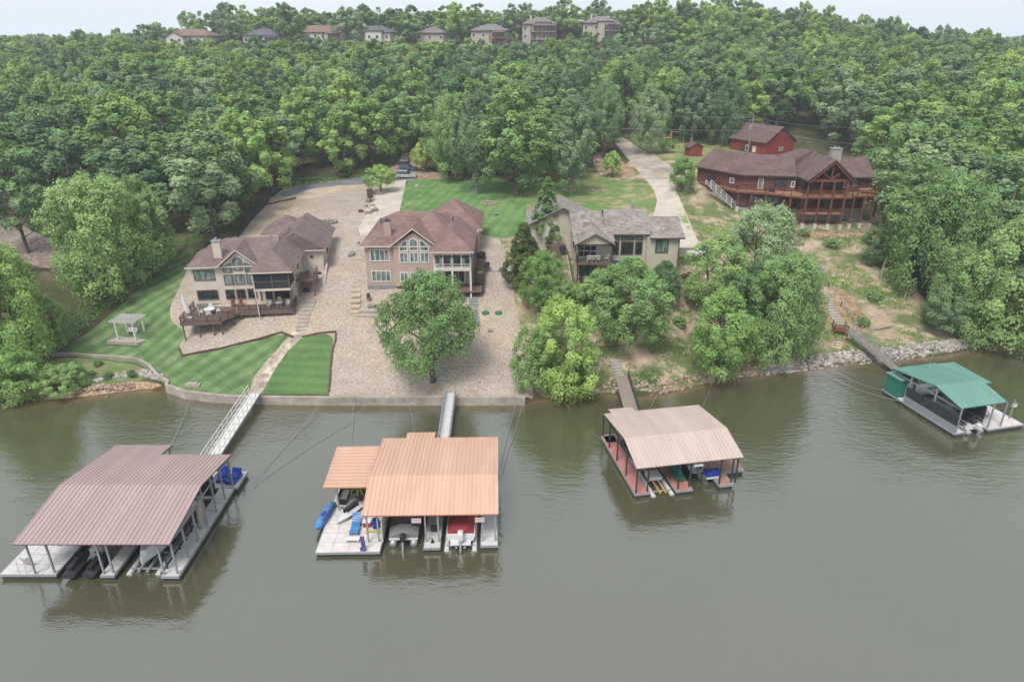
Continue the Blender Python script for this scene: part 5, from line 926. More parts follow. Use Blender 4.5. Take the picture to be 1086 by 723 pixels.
# ------------------------------------------------------------------ cars
def car(label, loc, rz, m, L=4.7, w=1.9, h=1.7, pickup=False):
    t = thing('parked_car', label, 'car', loc, rz); prof = [(-L/2, .35), (-L/2, .8), (-L/2 + .15, h * .6), (L*.22, h * .6), (L/2 - .1, h * .52), (L/2, .7), (L/2, .35)]
    mb = MB(); n = len(prof); mb.add([(x, -w/2, z) for x, z in prof] + [(x, w/2, z) for x, z in prof], [tuple(range(n)), tuple(range(2*n-1, n-1, -1))] + [(i, (i+1) % n, n + (i+1) % n, n + i) for i in range(n)]); mb.build('body', m, t)
    c0, c1 = (-L/2 + .25, L*.2) if not pickup else (-L*.1, L*.22); z0 = h * .6; g = MB(); g.add([(a, s * (w/2 - k), z) for s in (-1, 1) for a, z, k in ((c0, z0, .05), (c1, z0, .05), (c1 - .7, h - .06, .22), (c0 + .25, h - .06, .22))], [(0, 1, 2, 3), (7, 6, 5, 4), (0, 4, 5, 1), (1, 5, 6, 2), (2, 6, 7, 3), (3, 7, 4, 0)]); cb = g.build('window', 'glass_dark', t)
    MB().box(c0 + .22, -w/2 + .2, h - .06, c1 - .66, w/2 - .2, h).build('roof', m, t)
    for x in (-L*.31, L*.31):
        for s in (-1, 1): wt = MB().tube([(x, s * (w/2 - .22), .34), (x, s * (w/2 + .01), .34)], .34, 14).build('wheel', 'rubber', t); MB().tube([(x, s * (w/2 + .012), .34), (x, s * (w/2 + .03), .34)], .2, 10).build('rim', 'steel', wt)
    for s in (-1, 1): MB().box(L/2 - .05, s * (w/2 - .35) - .18, .62, L/2 + .02, s * (w/2 - .35) + .18, .8).build('headlight', 'hull_white', t); MB().box(-L/2 - .02, s * (w/2 - .25) - .14, .75, -L/2 + .03, s * (w/2 - .25) + .14, .98).build('tail_light', 'lamp_red', t)
    return t
car('silver sport utility car parked on the asphalt at the top of the driveway', G(431, 189) + Vector((0, 0, .03)), R(-6), 'car_silver', 4.9)
car('blue car parked right behind the silver one', G(433, 181) + Vector((0, 0, .03)), R(-10), 'car_blue', 4.6, 1.85, 1.5)
car('dark pickup truck farthest up the track by the woods', G(429, 173) + Vector((0, 0, .03)), R(95), 'car_dark', 5.2, 2.0, 1.85, True)
# ------------------------------------------------------------------ seawall and edging
def wallstrip(name, label, pts_, w, zt, zb, m, cat='wall', cap=None, kind=None):
    P = [Vector((p[0], p[1], 0)) for p in pts_]; mb = MB(); n = len(P); vs_ = []
    for i, p in enumerate(P):
        d = (P[min(i+1, n-1)] - P[max(i-1, 0)]).normalized(); q = Vector((-d.y, d.x, 0)); t_ = zt[i] if isinstance(zt, list) else zt; b_ = zb[i] if isinstance(zb, list) else zb
        for s in (-w/2, w/2): vs_ += [tuple(p + q * s + Vector((0, 0, t_))), tuple(p + q * s + Vector((0, 0, b_)))]
    fs = []
    for i in range(n - 1):
        a, b = i * 4, i * 4 + 4; fs += [(a, b, b+2, a+2), (a, a+1, b+1, b), (a+2, b+2, b+3, a+3), (a+1, a+3, b+3, b+1)]
    fs += [(0, 2, 3, 1), ((n-1)*4, (n-1)*4+1, (n-1)*4+3, (n-1)*4+2)]; mb.add(vs_, fs); return solo(mb, name, m, label, cat)
xs_ = list(np.arange(-43.4, 2.6, 1.0)); sw = [(x, float(shore(x)) - .12) for x in xs_]
inl = [tuple(G(px, py)[:2]) for px, py in ((56, 377), (80, 377), (101, 379), (128, 380), (148, 383), (158, 389), (167, 399), (178, 406))] 
inl_z = [h1(*p) + .38 for p in inl]
M('seawall_concrete', C(196, 186, 176), .9, C(150, 138, 128), .7, bump=.02, stretch=(1, 1, 1))
wallstrip('seawall', 'long curved pale concrete seawall along lawn and gravel', inl + sw, .4, inl_z + [1.08] * len(sw), [-.2] * len(inl) + [-1.5] * len(sw), 'seawall_concrete')
wallstrip('stone_edging', 'low brown stone edging between gravel terrace and striped lawn', [tuple(G(*p)[:2]) for p in ((190, 370), (193, 378), (212, 374), (235, 370), (258, 364), (275, 360), (288, 356), (299, 353), (306, 356), (311, 358))], .25, [h1(*G(*p)[:2]) + .24 for p in ((190, 370), (193, 378), (212, 374), (235, 370), (258, 364), (275, 360), (288, 356), (299, 353), (306, 356), (311, 358))], 1.0, 'brown_box', 'edging')
wallstrip('stone_edging', 'short red brown edging along the top and right of the small lawn', [tuple(G(*p)[:2]) for p in ((320, 358), (338, 354), (356, 352), (356, 360), (352, 376), (350, 395), (349, 416))], .22, [h1(*G(*p)[:2]) + .22 for p in ((320, 358), (338, 354), (356, 352), (356, 360), (352, 376), (350, 395), (349, 416))], .5, 'brown_box', 'edging')
f_ = [(268, 242), (262, 247), (278, 232), (291, 222), (285, 226)]
fp_ = [tuple(G(*p)[:2]) for p in ((252, 252), (260, 243), (268, 233), (277, 223), (286, 213))]; wallstrip('silt_fence', 'dark low silt fence along the wood\'s edge beside the curved driveway', fp_, .06, [h1(*p) + 1.1 for p in fp_], [h1(*p) - .2 for p in fp_], 'silt_cloth', 'fence')
rp = [tuple(G(*p)[:2]) for p in ((500, 287), (530, 288), (548, 288))]; wallstrip('retaining_wall', 'thin stone retaining line across the gravel right of the pink house', rp, .25, [h1(*p) + .25 for p in rp], 4, 'concrete', 'edging')
rp = [tuple(G(*p)[:2]) for p in ((0, 290), (40, 287), (78, 289))]; wallstrip('retaining_wall', 'dark edging at the foot of the grey rocky slope on the far left', rp, .3, [h1(*p) + .5 for p in rp], 3, 'dark_trim', 'edging')
# ------------------------------------------------------------------ pergola and yard things
t = thing('pergola', 'white garden pergola on a pale stone pad on the striped lawn', 'pergola', G(140, 357), R(-6))
for x, y in ((-1.3, -1.1), (1.3, -1.1), (-1.3, 1.1), (1.3, 1.1)): MB().box(x - .1, y - .1, -.3, x + .1, y + .1, 2.5).build('post', 'white_paint', t)
q = MB(); [q.box(-1.8, y - .07, 2.5, 1.8, y + .07, 2.7) for y in (-1.1, 1.1)]; [q.box(x - .06, -1.6, 2.701, x + .06, 1.6, 2.85) for x in np.linspace(-1.7, 1.7, 9)]; q.build('beam', 'white_paint', t)
MB().prism([(-2.6, -1.8), (2.0, -1.9), (3.6, .6), (2.6, 1.6), (-1.6, 1.2)], -.5, -.02).build('pad', 'stone', t)
t = thing('garden_bench', 'white bench under the white pergola', 'bench', G(141, 354), R(-6)); MB().box(-.7, -.2, .4, .7, .2, .46).build('seat', 'white_paint', t); MB().box(-.7, .2, .5, .7, .25, .9).build('backrest', 'white_paint', t); [MB().box(x - .05, -.2, -.1, x + .05, .2, .4).build('leg', 'white_paint', t) for x in (-.6, .6)]
solo(MB().box(-.9, -.4, -.2, .9, .4, .25).box(-.6, -.3, .25, .6, .3, .4), 'anchor_block', 'stone', 'pale stone anchor block on the lawn behind the seawall', 'stone block', G(205, 409))
t = thing('fire_ring', 'round pale stone fire ring on the mown lawn behind the pink house', 'fire pit', G(519, 216)); q = MB()
for k in range(16): a = k * math.pi / 8; q.obox((1.5 * math.cos(a), 1.1 * math.sin(a), .15), (.55, .45, .35), a + R(90))
q.build('ring', 'stone', t); MB().prism([(1.3 * math.cos(k * .4), .95 * math.sin(k * .4)) for k in range(15)], -.1, .12).build('ash_bed', 'brown_box', t)
def boulder(label, p, r, m='stone_grey', name='boulder', cat='boulder', grp=None):
    random.seed(int(p[0] * 10) % 997 + int(r * 100)); return solo(MB().ball((0, 0, r * .35), (r, r * .8, r * .7), 8, 5, jit=.2), name, m, label, cat, p, random.uniform(0, 3), grp)
for (px, py, r, m, l) in ((390, 214, .7, 'stone_grey', 'grey boulder just below the brown post box'), (395, 218, .6, 'slab_yellow', 'tan boulder right of the grey boulder row by the driveway'), (388, 219, .5, 'stone', 'pale boulder at the left of the driveway rock row'), (398, 224, .7, 'stone_grey', 'round grey boulder close to the concrete driveway edge'),
   (383, 225, .55, 'brown_box', 'brown stump at the lower left of the driveway rocks'), (391, 226, .9, 'slab_yellow', 'widest yellowish rock of the driveway rock row'), (443, 199, .7, 'stone', 'pale rock lying alone on the mown lawn near the cars'), (373, 271, .7, 'stone_grey', 'dark grey rock on the gravel left of the pink house'), (380, 258, .35, 'stone_grey', 'small dark rock uphill of the grey rock by the pink house'),
   (628, 203, .5, 'stone', 'left pale rock on the rough lawn behind the tan house'), (640, 204, .5, 'stone', 'right pale rock on the rough lawn behind the tan house'), (498, 208, .4, 'stone_grey', 'small dark stone on the mown lawn under the birch'), (508, 211, .4, 'stone_grey', 'second small dark stone near the round fire ring'), (526, 228, .45, 'stone_grey', 'dark stone on the lawn below the round fire ring'), (418, 175 + 62, .5, 'stone', 'pale stone in the planting bed behind the pink house')):
    boulder(l, G(px, py), r, m)
for k, (px, py, nm) in enumerate(((634, 172, 'top'), (632, 177, 'second'), (635, 182, 'third'), (638, 187, 'lowest'))): boulder('%s pale stone of the rock row beside the dirt patch' % nm, G(px, py), .75, 'stone')
t = thing('post_box', 'dark brown box on a post at the top of the gravel', 'post box', G(393, 213)); MB().box(-.08, -.08, 0, .08, .08, 1.2).build('post', 'dark_trim', t); MB().box(-.55, -.4, .6, .55, .4, 2.3).build('box', 'brown_box', t); MB().box(-.6, -.45, 2.3, .6, .45, 2.4).build('lid', 'dark_trim', t)
t = thing('fire_pit', 'sunken round rock pit with dark stones on the gravel behind the cream garage', 'fire pit', G(346, 236)); q = MB()
for k in range(14): a = k * math.pi / 7; q.ball((1.9 * math.cos(a), 1.0 * math.sin(a), .15), (.4, .35, .3), 6, 4, jit=.2)
q.build('ring', 'stone_grey', t); MB().prism([(1.6 * math.cos(k * .4), .8 * math.sin(k * .4)) for k in range(15)], -.1, .12).build('ash_bed', 'brown_box', t)
t = thing('flower_bed', 'yellow flowers by a rusty post on the far edge of the asphalt', 'flowers', G(330, 195)); q = MB()
for k in range(6): q.ball((-4.5 + k * 1.7, random.uniform(-.5, .5), .3), (.22, .22, .18), 6, 4, jit=.2)
q.build('blossom', 'flower', t); MB().box(-4.2, -.7, 0, -3.9, -.4, 1.6).build('post', 'red_wood', t)
t = thing('gate_wall', 'low stone edging with pale cap on the wood side of the driveway bend', 'wall', G(300, 214)); MB().bar((-2.6, -3.2, -.1), (1.8, 3.0, .1), .35, .5).build('panel', 'brown_box', t); MB().box(-2.8, -3.5, 0, -2.5, -3.2, .9).build('post', 'dark_trim', t)
# red wooden landing, steps on the right slope
pl = G(890, 353); t = thing('stair_landing', 'small red brown wooden cart landing at the foot of the slope steps', 'landing', pl, R(-12)); MB().box(-.9, -.9, .5, .9, .9, .6).build('platform', 'red_wood', t)
for x in (-.85, .85):
    for y in (-.85, .85): MB().box(x - .06, y - .06, -.6, x + .06, y + .06, 1.6).build('post', 'red_wood', t)
q = MB(); [q.box(-.85, -.87, z, .85, -.83, z + .1) for z in (1.0, 1.4)]; [q.box(s * .85 - .03, -.85, z, s * .85 + .03, .85, z + .1) for s in (-1, 1) for z in (1.0, 1.4)]; q.build('railing', 'red_wood', t)
t = gstairs('pale concrete steps down the right hillside to the red landing', [G(870, 308), G(881, 328), G(892, 345)], 1.5, 13, 'concrete'); 
t = thing('handrail', 'thin white handrail beside the pale hillside steps', 'handrail', G(858, 285)); o = t.location; q = MB(); ps = [G(858, 285) - o, G(872, 305) - o, G(885, 325) - o, G(902, 348) - o]; rail(q, [p + Vector((1, 0, 0)) for p in ps], .9, 2.5, .05, 1); q.build('rail', 'steel', t)
t = thing('handrail', 'left thin handrail from the shore trees down to the riprap', 'handrail', G(860, 330)); o = t.location; q = MB(); ps = [G(858, 326) - o, G(868, 345) - o, G(885, 368) - o]; rail(q, ps, .9, 2.5, .05, 1); q.build('rail', 'steel', t)
t = gstairs('three rough planks set in the bank left of the red landing', [G(889, 362), G(886, 370)], 1.4, 3, 'slab_yellow')
t = gstairs('grey concrete walkway down to the old weathered gangway', [G(651, 381), G(655, 392), G(659, 400)], 1.4, 6, 'concrete')
solo(MB().bar((0, 0, .2), (2.4, 1.4, .5), .3).bar((.3, .9, .3), (2.6, 2.0, .6), .25), 'timber_rail', 'dark_trim', 'dark timber rail beside the propane tank', 'timber rail', G(716, 300) + Vector((0, 0, .3)))
for k, (px, py, dx, dy, dz, r, l) in enumerate(((934, 297, .3, .6, 3.6, .18, 'pale broken trunk standing at the edge of the right wood'), (958, 318, .5, .3, 3.2, .16, 'second pale dead trunk, lower on the right slope'), (976, 296, .2, .3, 3.4, .14, 'slim grey dead trunk just inside the right wood'))):
    solo(MB().tube([(0, 0, -.3), (dx, dy, dz * .6), (dx * 1.6, dy, dz)], [r, r * .8, r * .6], 7), 'dead_trunk', 'driftwood', l, 'tree stump', G(px, py))
for (px, py, v, l) in ((975, 340, (2.6, 1.8, .5), 'pale fallen log on the right slope above the riprap'), (928, 350, (3.4, .6, .6), 'grey fallen branch near the weathered gangway'), (60, 418, (3.5, .6, .4), 'brown driftwood log on the left shore'), (95, 421, (4, -.5, .3), 'long bare driftwood trunk dipping into the water on the left'), (552, 405, (1.2, 2.2, .5), 'bare branch lying at the right end of the gravel')):
    v = Vector(v); solo(MB().tube([(0, 0, .1), tuple(v * .5 + Vector((0, 0, .1))), tuple(v)], [.16, .13, .05], 6).tube([tuple(v * .5 + Vector((0, 0, .1))), tuple(v * .7 + Vector((-.4, .5, .4)))], [.08, .03], 5), 'fallen_log', 'driftwood', l, 'log', G(px, py))
# riprap and shore stones
def rocks(name, label, pts_, n, rmin, rmax, wid, m='riprap_stone', seed=3, off=0):
    random.seed(seed); mb = MB(); P = [Vector(W(px, py, 0)[:2]) for px, py in pts_]; L = [0]
    for a, b in zip(P[:-1], P[1:]): L.append(L[-1] + (b - a).length)
    for i in range(n):
        s = random.uniform(0, L[-1]); k = max(j for j in range(len(P) - 1) if L[j] <= s); a = P[k].lerp(P[k + 1], (s - L[k]) / (L[k + 1] - L[k])); w_ = np.interp(s / L[-1], np.linspace(0, 1, len(wid)), wid) if isinstance(wid, list) else wid
        x = a.x + random.uniform(-.3, .3); y = max(a.y, float(shore(x)) - .3) + random.uniform(off, w_); r = random.uniform(rmin, rmax) * random.choice((1, 1, .7)); z = h1(x, y); mb.ball((x, y, max(z, -.25) + r * .3), (r * random.uniform(.8, 1.3), r, r * .8), 6, 3, jit=.28)
    o = mb.build(name, m); tag(o, label, 'rocks', kind='stuff'); return o
m, t_, b_ = newmat('riprap_mix'); g_ = t_.n('NewGeometry'); t_.t.links.new(t_.mix(g_.outputs['Random Per Island'], C(208, 202, 194), C(140, 132, 124)), b_.inputs['Base Color']); b_.inputs['Roughness'].default_value = .95
m, t_, b_ = newmat('shore_mix'); g_ = t_.n('NewGeometry'); t_.t.links.new(t_.mix(g_.outputs['Random Per Island'], C(214, 186, 168), C(150, 128, 112)), b_.inputs['Base Color']); b_.inputs['Roughness'].default_value = .95
rocks('riprap', 'band of pale broken riprap stone along the right shore', [(812, 397), (860, 391), (900, 386), (960, 380), (1005, 374), (1038, 367)], 1100, .18, .36, [.8, 1.5, 1.9, 2.2, 2.0, 1.7, 1.2], 'riprap_mix', off=-.2)
rocks('shore_stones', 'small tan stones along the sandy bank by the old gangway', [(600, 422), (640, 418), (668, 416), (700, 420), (745, 409), (812, 397)], 600, .1, .26, 1.6, 'shore_mix', 5, -.15)
rocks('shore_stones', 'pale stones piled along the left planting bed shore', [(98, 412), (125, 407), (150, 406), (170, 412)], 260, .16, .34, 1.5, 'riprap_mix', 6, .4)
rocks('shore_stones', 'brown stones and roots on the far left shore', [(0, 424), (50, 423), (100, 417), (140, 415)], 200, .12, .28, 1.2, 'shore_mix', 8, -.1)
# playground behind the right lawn
t = thing('play_set', 'tan wooden play set on the grass near the dark woods', 'play set', G(706, 152)); o = [(-1.2, -.8), (1.2, -.8), (-1.2, .8), (1.2, .8)]; [MB().box(x - .1, y - .1, -.2, x + .1, y + .1, 3.2).build('post', 'timber', t) for x, y in o]; MB().box(-1.3, -.9, 1.3, 1.3, .9, 1.45).build('platform', 'timber', t); MB().bar((1.2, 0, 3.1), (4.6, 0, 2.8), .14).build('beam', 'timber', t); MB().bar((4.6, -.9, -.2), (4.6, 0, 2.8), .12).bar((4.6, .9, -.2), (4.6, 0, 2.8), .12).build('leg', 'timber', t); MB().box(2.4, -.15, .5, 2.9, .15, .55).build('seat', 'dark_trim', t)
t = thing('garden_bench', 'dark bench on the grass in front of the dark woods', 'bench', G(768, 152)); MB().box(-1.0, -.3, .45, 1.0, .3, .55).build('seat', 'old_wood', t); MB().box(-1, .3, .6, 1, .36, 1.1).build('backrest', 'old_wood', t); [MB().box(x - .05, -.25, 0, x + .05, .25, .45).build('leg', 'old_wood', t) for x in (-.9, .9)]
# ------------------------------------------------------------------ trees
def tree_meshes(seed, H, Wd, n_clump, leaves, leaf, shape='round', base=.22, trunk_r=.25, multi=1, jit=.45):
    """one crown mesh of many small leaf sprays in clumps round real limbs, and one trunk mesh; origin at the foot"""
    r = np.random.default_rng(seed); zc0 = H * base; clumps = []
    for i in range(n_clump * 12):
        t = r.random() ** .85
        z = zc0 + (H - zc0) * t
        if shape == 'round': pr = math.sin(math.pi * min(1, (.12 + .88 * t)) ** .9) ** .55 if t < .97 else .25
        elif shape == 'tall': pr = (math.sin(math.pi * (.10 + .86 * t)) ** .6)
        elif shape == 'cone': pr = (1 - t) ** .75 * .95 + .06
        elif shape == 'broad': pr = math.sin(math.pi * (.2 + .74 * t)) ** .45
        else: pr = math.sin(math.pi * (.1 + .85 * t)) ** .5
        a = r.random() * 2 * math.pi; lob = 1 + .20 * math.sin(2 * a + seed) + .14 * math.sin(3 * a + seed * 2 + t * 4) ; rad = Wd / 2 * pr * lob
        q = rad * (r.uniform(.74, 1.0) if r.random() < .86 else r.uniform(.1, .6)); cr = r.uniform(.8, 1.35) * Wd * .078 * (1.15 - .35 * t)
        c = np.array([q * math.cos(a), q * math.sin(a), z - cr * .3])
        if all(np.linalg.norm((c - d[0]) * (1, 1, 1.1)) > (cr + d[1]) * .52 for d in clumps): clumps.append((c, cr))
        if len(clumps) >= n_clump: break
    per = leaves // len(clumps); P = []; N = []; T = []; S = []
    ctr = np.array([0, 0, H * .5])
    for c, cr in clumps:
        k = int(per * r.uniform(.75, 1.25)); tone = r.uniform(0, .75); d = r.normal(size=(k, 3)); d /= np.linalg.norm(d, axis=1)[:, None]; out = (c - ctr) / np.linalg.norm(c - ctr)
        d[:, 2] = np.where(r.random(k) < .62, np.abs(d[:, 2]), d[:, 2]); rr = cr * (.62 + .42 * r.random(k) ** .6)
        # sub-lobes make the clump ragged
        wob = 1 + .24 * np.sin(d[:, 0] * 5 + seed) * np.sin(d[:, 1] * 6 + c[0]) + .15 * np.sin(d[:, 2] * 9 + c[1])
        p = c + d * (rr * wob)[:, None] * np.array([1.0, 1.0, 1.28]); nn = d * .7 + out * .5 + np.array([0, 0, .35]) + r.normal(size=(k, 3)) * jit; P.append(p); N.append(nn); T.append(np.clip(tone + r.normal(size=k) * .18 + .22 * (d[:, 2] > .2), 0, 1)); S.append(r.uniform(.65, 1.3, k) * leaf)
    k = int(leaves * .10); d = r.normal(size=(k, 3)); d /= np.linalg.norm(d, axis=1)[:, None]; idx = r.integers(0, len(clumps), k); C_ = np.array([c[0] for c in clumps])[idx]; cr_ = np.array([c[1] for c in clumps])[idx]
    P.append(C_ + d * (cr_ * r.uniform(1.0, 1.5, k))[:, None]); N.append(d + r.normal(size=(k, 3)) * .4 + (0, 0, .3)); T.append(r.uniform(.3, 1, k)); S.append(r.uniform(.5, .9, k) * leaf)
    P = np.vstack(P); N = np.vstack(N); N /= np.linalg.norm(N, axis=1)[:, None]; T = np.concatenate(T); S = np.concatenate(S); n = len(P)
    ref = r.normal(size=(n, 3)); U = np.cross(N, ref); U /= np.linalg.norm(U, axis=1)[:, None]; V = np.cross(N, U)
    asp = r.uniform(.55, .9, n)[:, None]; S1 = S[:, None]; k1 = r.uniform(-.25, .25, (n, 1))
    v = np.stack([P - U * S1, P - V * S1 * asp + U * S1 * k1, P + U * S1, P + V * S1 * asp - U * S1 * k1], 1)
    v[:, 1] -= N * S1 * .18; v[:, 3] -= N * S1 * .18
    me_ = bpy.data.meshes.new('crown'); me_.vertices.add(4 * n); me_.vertices.foreach_set('co', v.reshape(-1)); me_.loops.add(6 * n); me_.polygons.add(2 * n)
    b = np.arange(n)[:, None] * 4; me_.loops.foreach_set('vertex_index', np.hstack([b, b + 1, b + 2, b, b + 2, b + 3]).reshape(-1)); me_.polygons.foreach_set('loop_start', np.arange(2 * n) * 3)
    me_.update(calc_edges=True)
    at_ = me_.attributes.new('tone', 'FLOAT', 'POINT'); at_.data.foreach_set('value', np.repeat(T, 4))
    # trunk with limbs
    mb = MB(); rs = random.Random(seed)
    for m_ in range(multi):
        ox = 0 if multi == 1 else rs.uniform(-.5, .5); oy = 0 if multi == 1 else rs.uniform(-.4, .4); lx, ly = (rs.uniform(-.5, .5), rs.uniform(-.4, .4)) if multi == 1 else (ox * 3, oy * 3)
        top = H * (.82 if shape != 'cone' else .95); st = [Vector((ox, oy, -1.0)), Vector((ox, oy, .3)), Vector((ox + lx * .3, oy + ly * .3, H * .25)), Vector((ox + lx, oy + ly, H * .5)), Vector((ox + lx * 1.4, oy + ly * 1.2, top))]
        tr_ = trunk_r / math.sqrt(multi); mb.tube(st, [tr_ * 1.5, tr_ * 1.15, tr_ * .85, tr_ * .55, .04], 8)
        sel = sorted(clumps, key=lambda q: q[0][2])[m_::multi]; step = max(1, len(sel) // 14)
        for c, cr in sel[::step]:
            h0 = max(H * .16, min(top * .9, c[2] - np.hypot(c[0], c[1]) * .7)); t_ = h0 / top; base_p = Vector((ox + lx * t_ * 1.2, oy + ly * t_, h0)); cc = Vector(c); mid = base_p.lerp(cc, .5) + Vector((0, 0, -.15)); mb.tube([base_p, mid, cc], [tr_ * .42 * (1.1 - t_ * .5), tr_ * .25, .03], 5)
    mt_ = bpy.data.meshes.new('trunk'); mt_.from_pydata(mb.v, [], mb.f); mt_.polygons.foreach_set('use_smooth', [True] * len(mb.f))
    return me_, mt_, H, Wd
VAR = {}
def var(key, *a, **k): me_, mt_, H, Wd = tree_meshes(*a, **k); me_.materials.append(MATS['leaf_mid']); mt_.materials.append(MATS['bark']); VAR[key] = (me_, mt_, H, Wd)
# near kinds, fine leaves
var('oak1', 21, 13, 11.5, 136, 26000, .14, 'round', .24, .34); var('oak2', 22, 13, 10, 120, 23000, .14, 'round', .12, .3, 2); var('tall1', 23, 16, 8, 112, 18000, .17, 'tall', .14, .3)
var('bush1', 24, 9, 8.5, 112, 20000, .12, 'broad', .03, .18, 3); var('cone1', 25, 12, 4.2, 96, 14000, .11, 'cone', .12, .14); var('broad1', 26, 14, 13, 152, 30000, .16, 'broad', .08, .35, 2); var('small1', 27, 5.5, 5, 67, 9000, .11, 'round', .28, .11)
var('juniper', 28, 9, 5.5, 112, 22000, .11, 'cone', .02, .2)
# forest kinds, coarser
var('f0', 31, 15, 10, 47, 7820, 0.264, 'round', .2, .28); var('f1', 32, 16, 8.5, 44, 7140, 0.264, 'tall', .22, .26); var('f2', 33, 14, 11.5, 53, 8500, 0.264, 'broad', .22, .3); var('f3', 34, 15, 9.5, 44, 7310, 0.272, 'round', .25, .28); var('f4', 35, 16, 9.5, 42, 7140, 0.272, 'tall', .18, .26); var('f5', 36, 13.5, 10.5, 50, 7820, 0.256, 'broad', .2, .3)
KEEP = []
def tree(kind, label, x, y, h, w, mat_='leaf_mid', name='oak_tree', group=None, rz=None, bark='bark', z=None, cat='tree'):
    me_, mt_, H, Wd = VAR[kind]; z = h1(x, y) if z is None else z; t = bpy.data.objects.new(name, None); COL.objects.link(t); t.location = (x, y, z - .05); t.rotation_euler = (0, 0, random.uniform(0, 6.28) if rz is None else rz); t.scale = (w / Wd, w / Wd, h / H)
    tag(t, label, cat, group)
    for nm, d, mm in (('crown', me_, mat_), ('trunk', mt_, bark)):
        o = bpy.data.objects.new(nm, d); COL.objects.link(o); o.parent = t; o.material_slots[0].link = 'OBJECT'; o.material_slots[0].material = MATS[mm]
    KEEP.append((x, y, w)); return t
def ptree(kind, label, px, py, hpx, wpx, mat_='leaf_mid', name='broadleaf_tree', **k):
    """foot at picture point px,py on the ground; hpx, wpx its measured height and width there"""
    g = G(px, py); d = (CAM_H - g.z) * SP + g.y * CP; vy = (py - 361.5) / FOC; sc = FOC / d
    h = hpx / (sc * (CP - vy * SP)) * .93; w = wpx / sc * .88
    return tree(kind, label, g.x, g.y, h, w, mat_, name, **k)
random.seed(5)
ptree('oak1', 'large round oak standing alone on the gravel before the pink house', 459, 404, 112, 101, 'leaf_mid', 'oak_tree', rz=1.0)
ptree('bush1', 'bright green leafy shore tree at the seawall\'s right end', 597, 414, 92, 82, 'leaf_bright', 'shore_tree')
ptree('bush1', 'smaller yellow green tree leaning out over the water before the bright one', 606, 421, 48, 46, 'leaf_yellow', 'shore_tree')
ptree('bush1', 'loose green tree left of the bright shore tree', 568, 412, 66, 50, 'leaf_mid', 'shore_tree')
ptree('oak2', 'wide green tree with bare trunk in front of the tan house', 664, 363, 88, 94, 'leaf_mid', 'broadleaf_tree')
ptree('oak2', 'green tree at the left shoulder of the wide bare trunked one', 634, 335, 50, 52, 'leaf_mid', 'broadleaf_tree')
ptree('oak2', 'dark green tree at the right end of the tan house', 703, 322, 46, 40, 'leaf_dark', 'broadleaf_tree')
ptree('oak2', 'bright round tree on the bank beside the tan dock', 760, 399, 92, 80, 'leaf_bright', 'shore_tree', rz=2.)
ptree('broad1', 'big dark tree on the shore right of the bright round one', 824, 384, 112, 78, 'leaf_mid', 'shore_tree')
ptree('broad1', 'tall grey green tree in front of the log house', 800, 318, 100, 84, 'leaf_grey', 'broadleaf_tree', rz=.5)
ptree('oak2', 'green tree behind the bright bank tree, left of the big dark ones', 757, 335, 88, 70, 'leaf_mid', 'broadleaf_tree')
ptree('oak2', 'loose tree on the slope between the shore trees and the steps', 846, 352, 66, 36, 'leaf_dark', 'shore_tree')
ptree('oak2', 'dense tree filling the gap above the bright bank tree', 792, 362, 84, 60, 'leaf_dark', 'broadleaf_tree')
ptree('cone1', 'slim pointed tree standing in front of the tan house\'s garage roof', 580, 262, 76, 38, 'leaf_mid', 'pine_tree')
ptree('juniper', 'dark olive juniper at the top right of the gravel', 555, 302, 66, 50, 'leaf_juniper', 'juniper')
ptree('oak2', 'bright green tree just below the slim pointed tree', 573, 330, 64, 50, 'leaf_bright', 'broadleaf_tree')
ptree('bush1', 'light green bush right of the olive juniper', 578, 300, 34, 34, 'leaf_bright', 'shrub', cat='shrub')
ptree('bush1', 'green bush between juniper and the lower stairs', 592, 338, 42, 46, 'leaf_mid', 'shrub', cat='shrub')
ptree('bush1', 'small green bush under the tan house\'s left stairs', 612, 330, 28, 26, 'leaf_yellow', 'shrub', cat='shrub')
ptree('tall1', 'tall tree with pale trunk behind the tan house, right of the round fire ring', 605, 207, 104, 50, 'leaf_grey', 'oak_tree', bark='bark_pale')
ptree('tall1', 'broad tall tree with short pale trunk over the mown lawn', 548, 208, 118, 76, 'leaf_mid', 'oak_tree', rz=2)
ptree('tall1', 'tall grey green tree with white trunk on the mown lawn', 506, 205, 108, 50, 'leaf_grey', 'oak_tree', bark='bark_pale')
ptree('oak2', 'dark tree on the lawn edge right of the parked cars', 482, 192, 92, 50, 'leaf_mid', 'oak_tree')
ptree('small1', 'small leafy tree beside the brown post box', 404, 204, 30, 36, 'leaf_bright', 'young_tree', rz=1)
ptree('small1', 'yellow green young tree hanging over the parked cars', 452, 182, 34, 32, 'leaf_yellow', 'young_tree')
ptree('small1', 'young round tree on the dirt patch by the right driveway', 649, 188, 28, 25, 'leaf_bright', 'young_tree')
ptree('small1', 'bright round tree between right driveway and log house', 722, 203, 36, 32, 'leaf_bright', 'young_tree', rz=2)
ptree('small1', 'little green bush near the wooden play set', 707, 162, 14, 18, 'leaf_bright', 'shrub', cat='shrub')
ptree('oak1', 'tree at the left edge of the driveway top', 640, 167, 82, 48, 'leaf_dark', 'oak_tree')
ptree('oak2', 'grey green tree with pale trunk between driveway and play set', 687, 163, 74, 40, 'leaf_grey', 'oak_tree', bark='bark_pale')
ptree('tall1', 'tree with straight pale trunk left of the tiny red shed', 733, 153, 76, 36, 'leaf_grey', 'oak_tree', bark='bark_pale')
ptree('oak2', 'dark tree with visible trunk right of the tiny red shed', 768, 155, 72, 40, 'leaf_dark', 'oak_tree', bark='bark_pale')
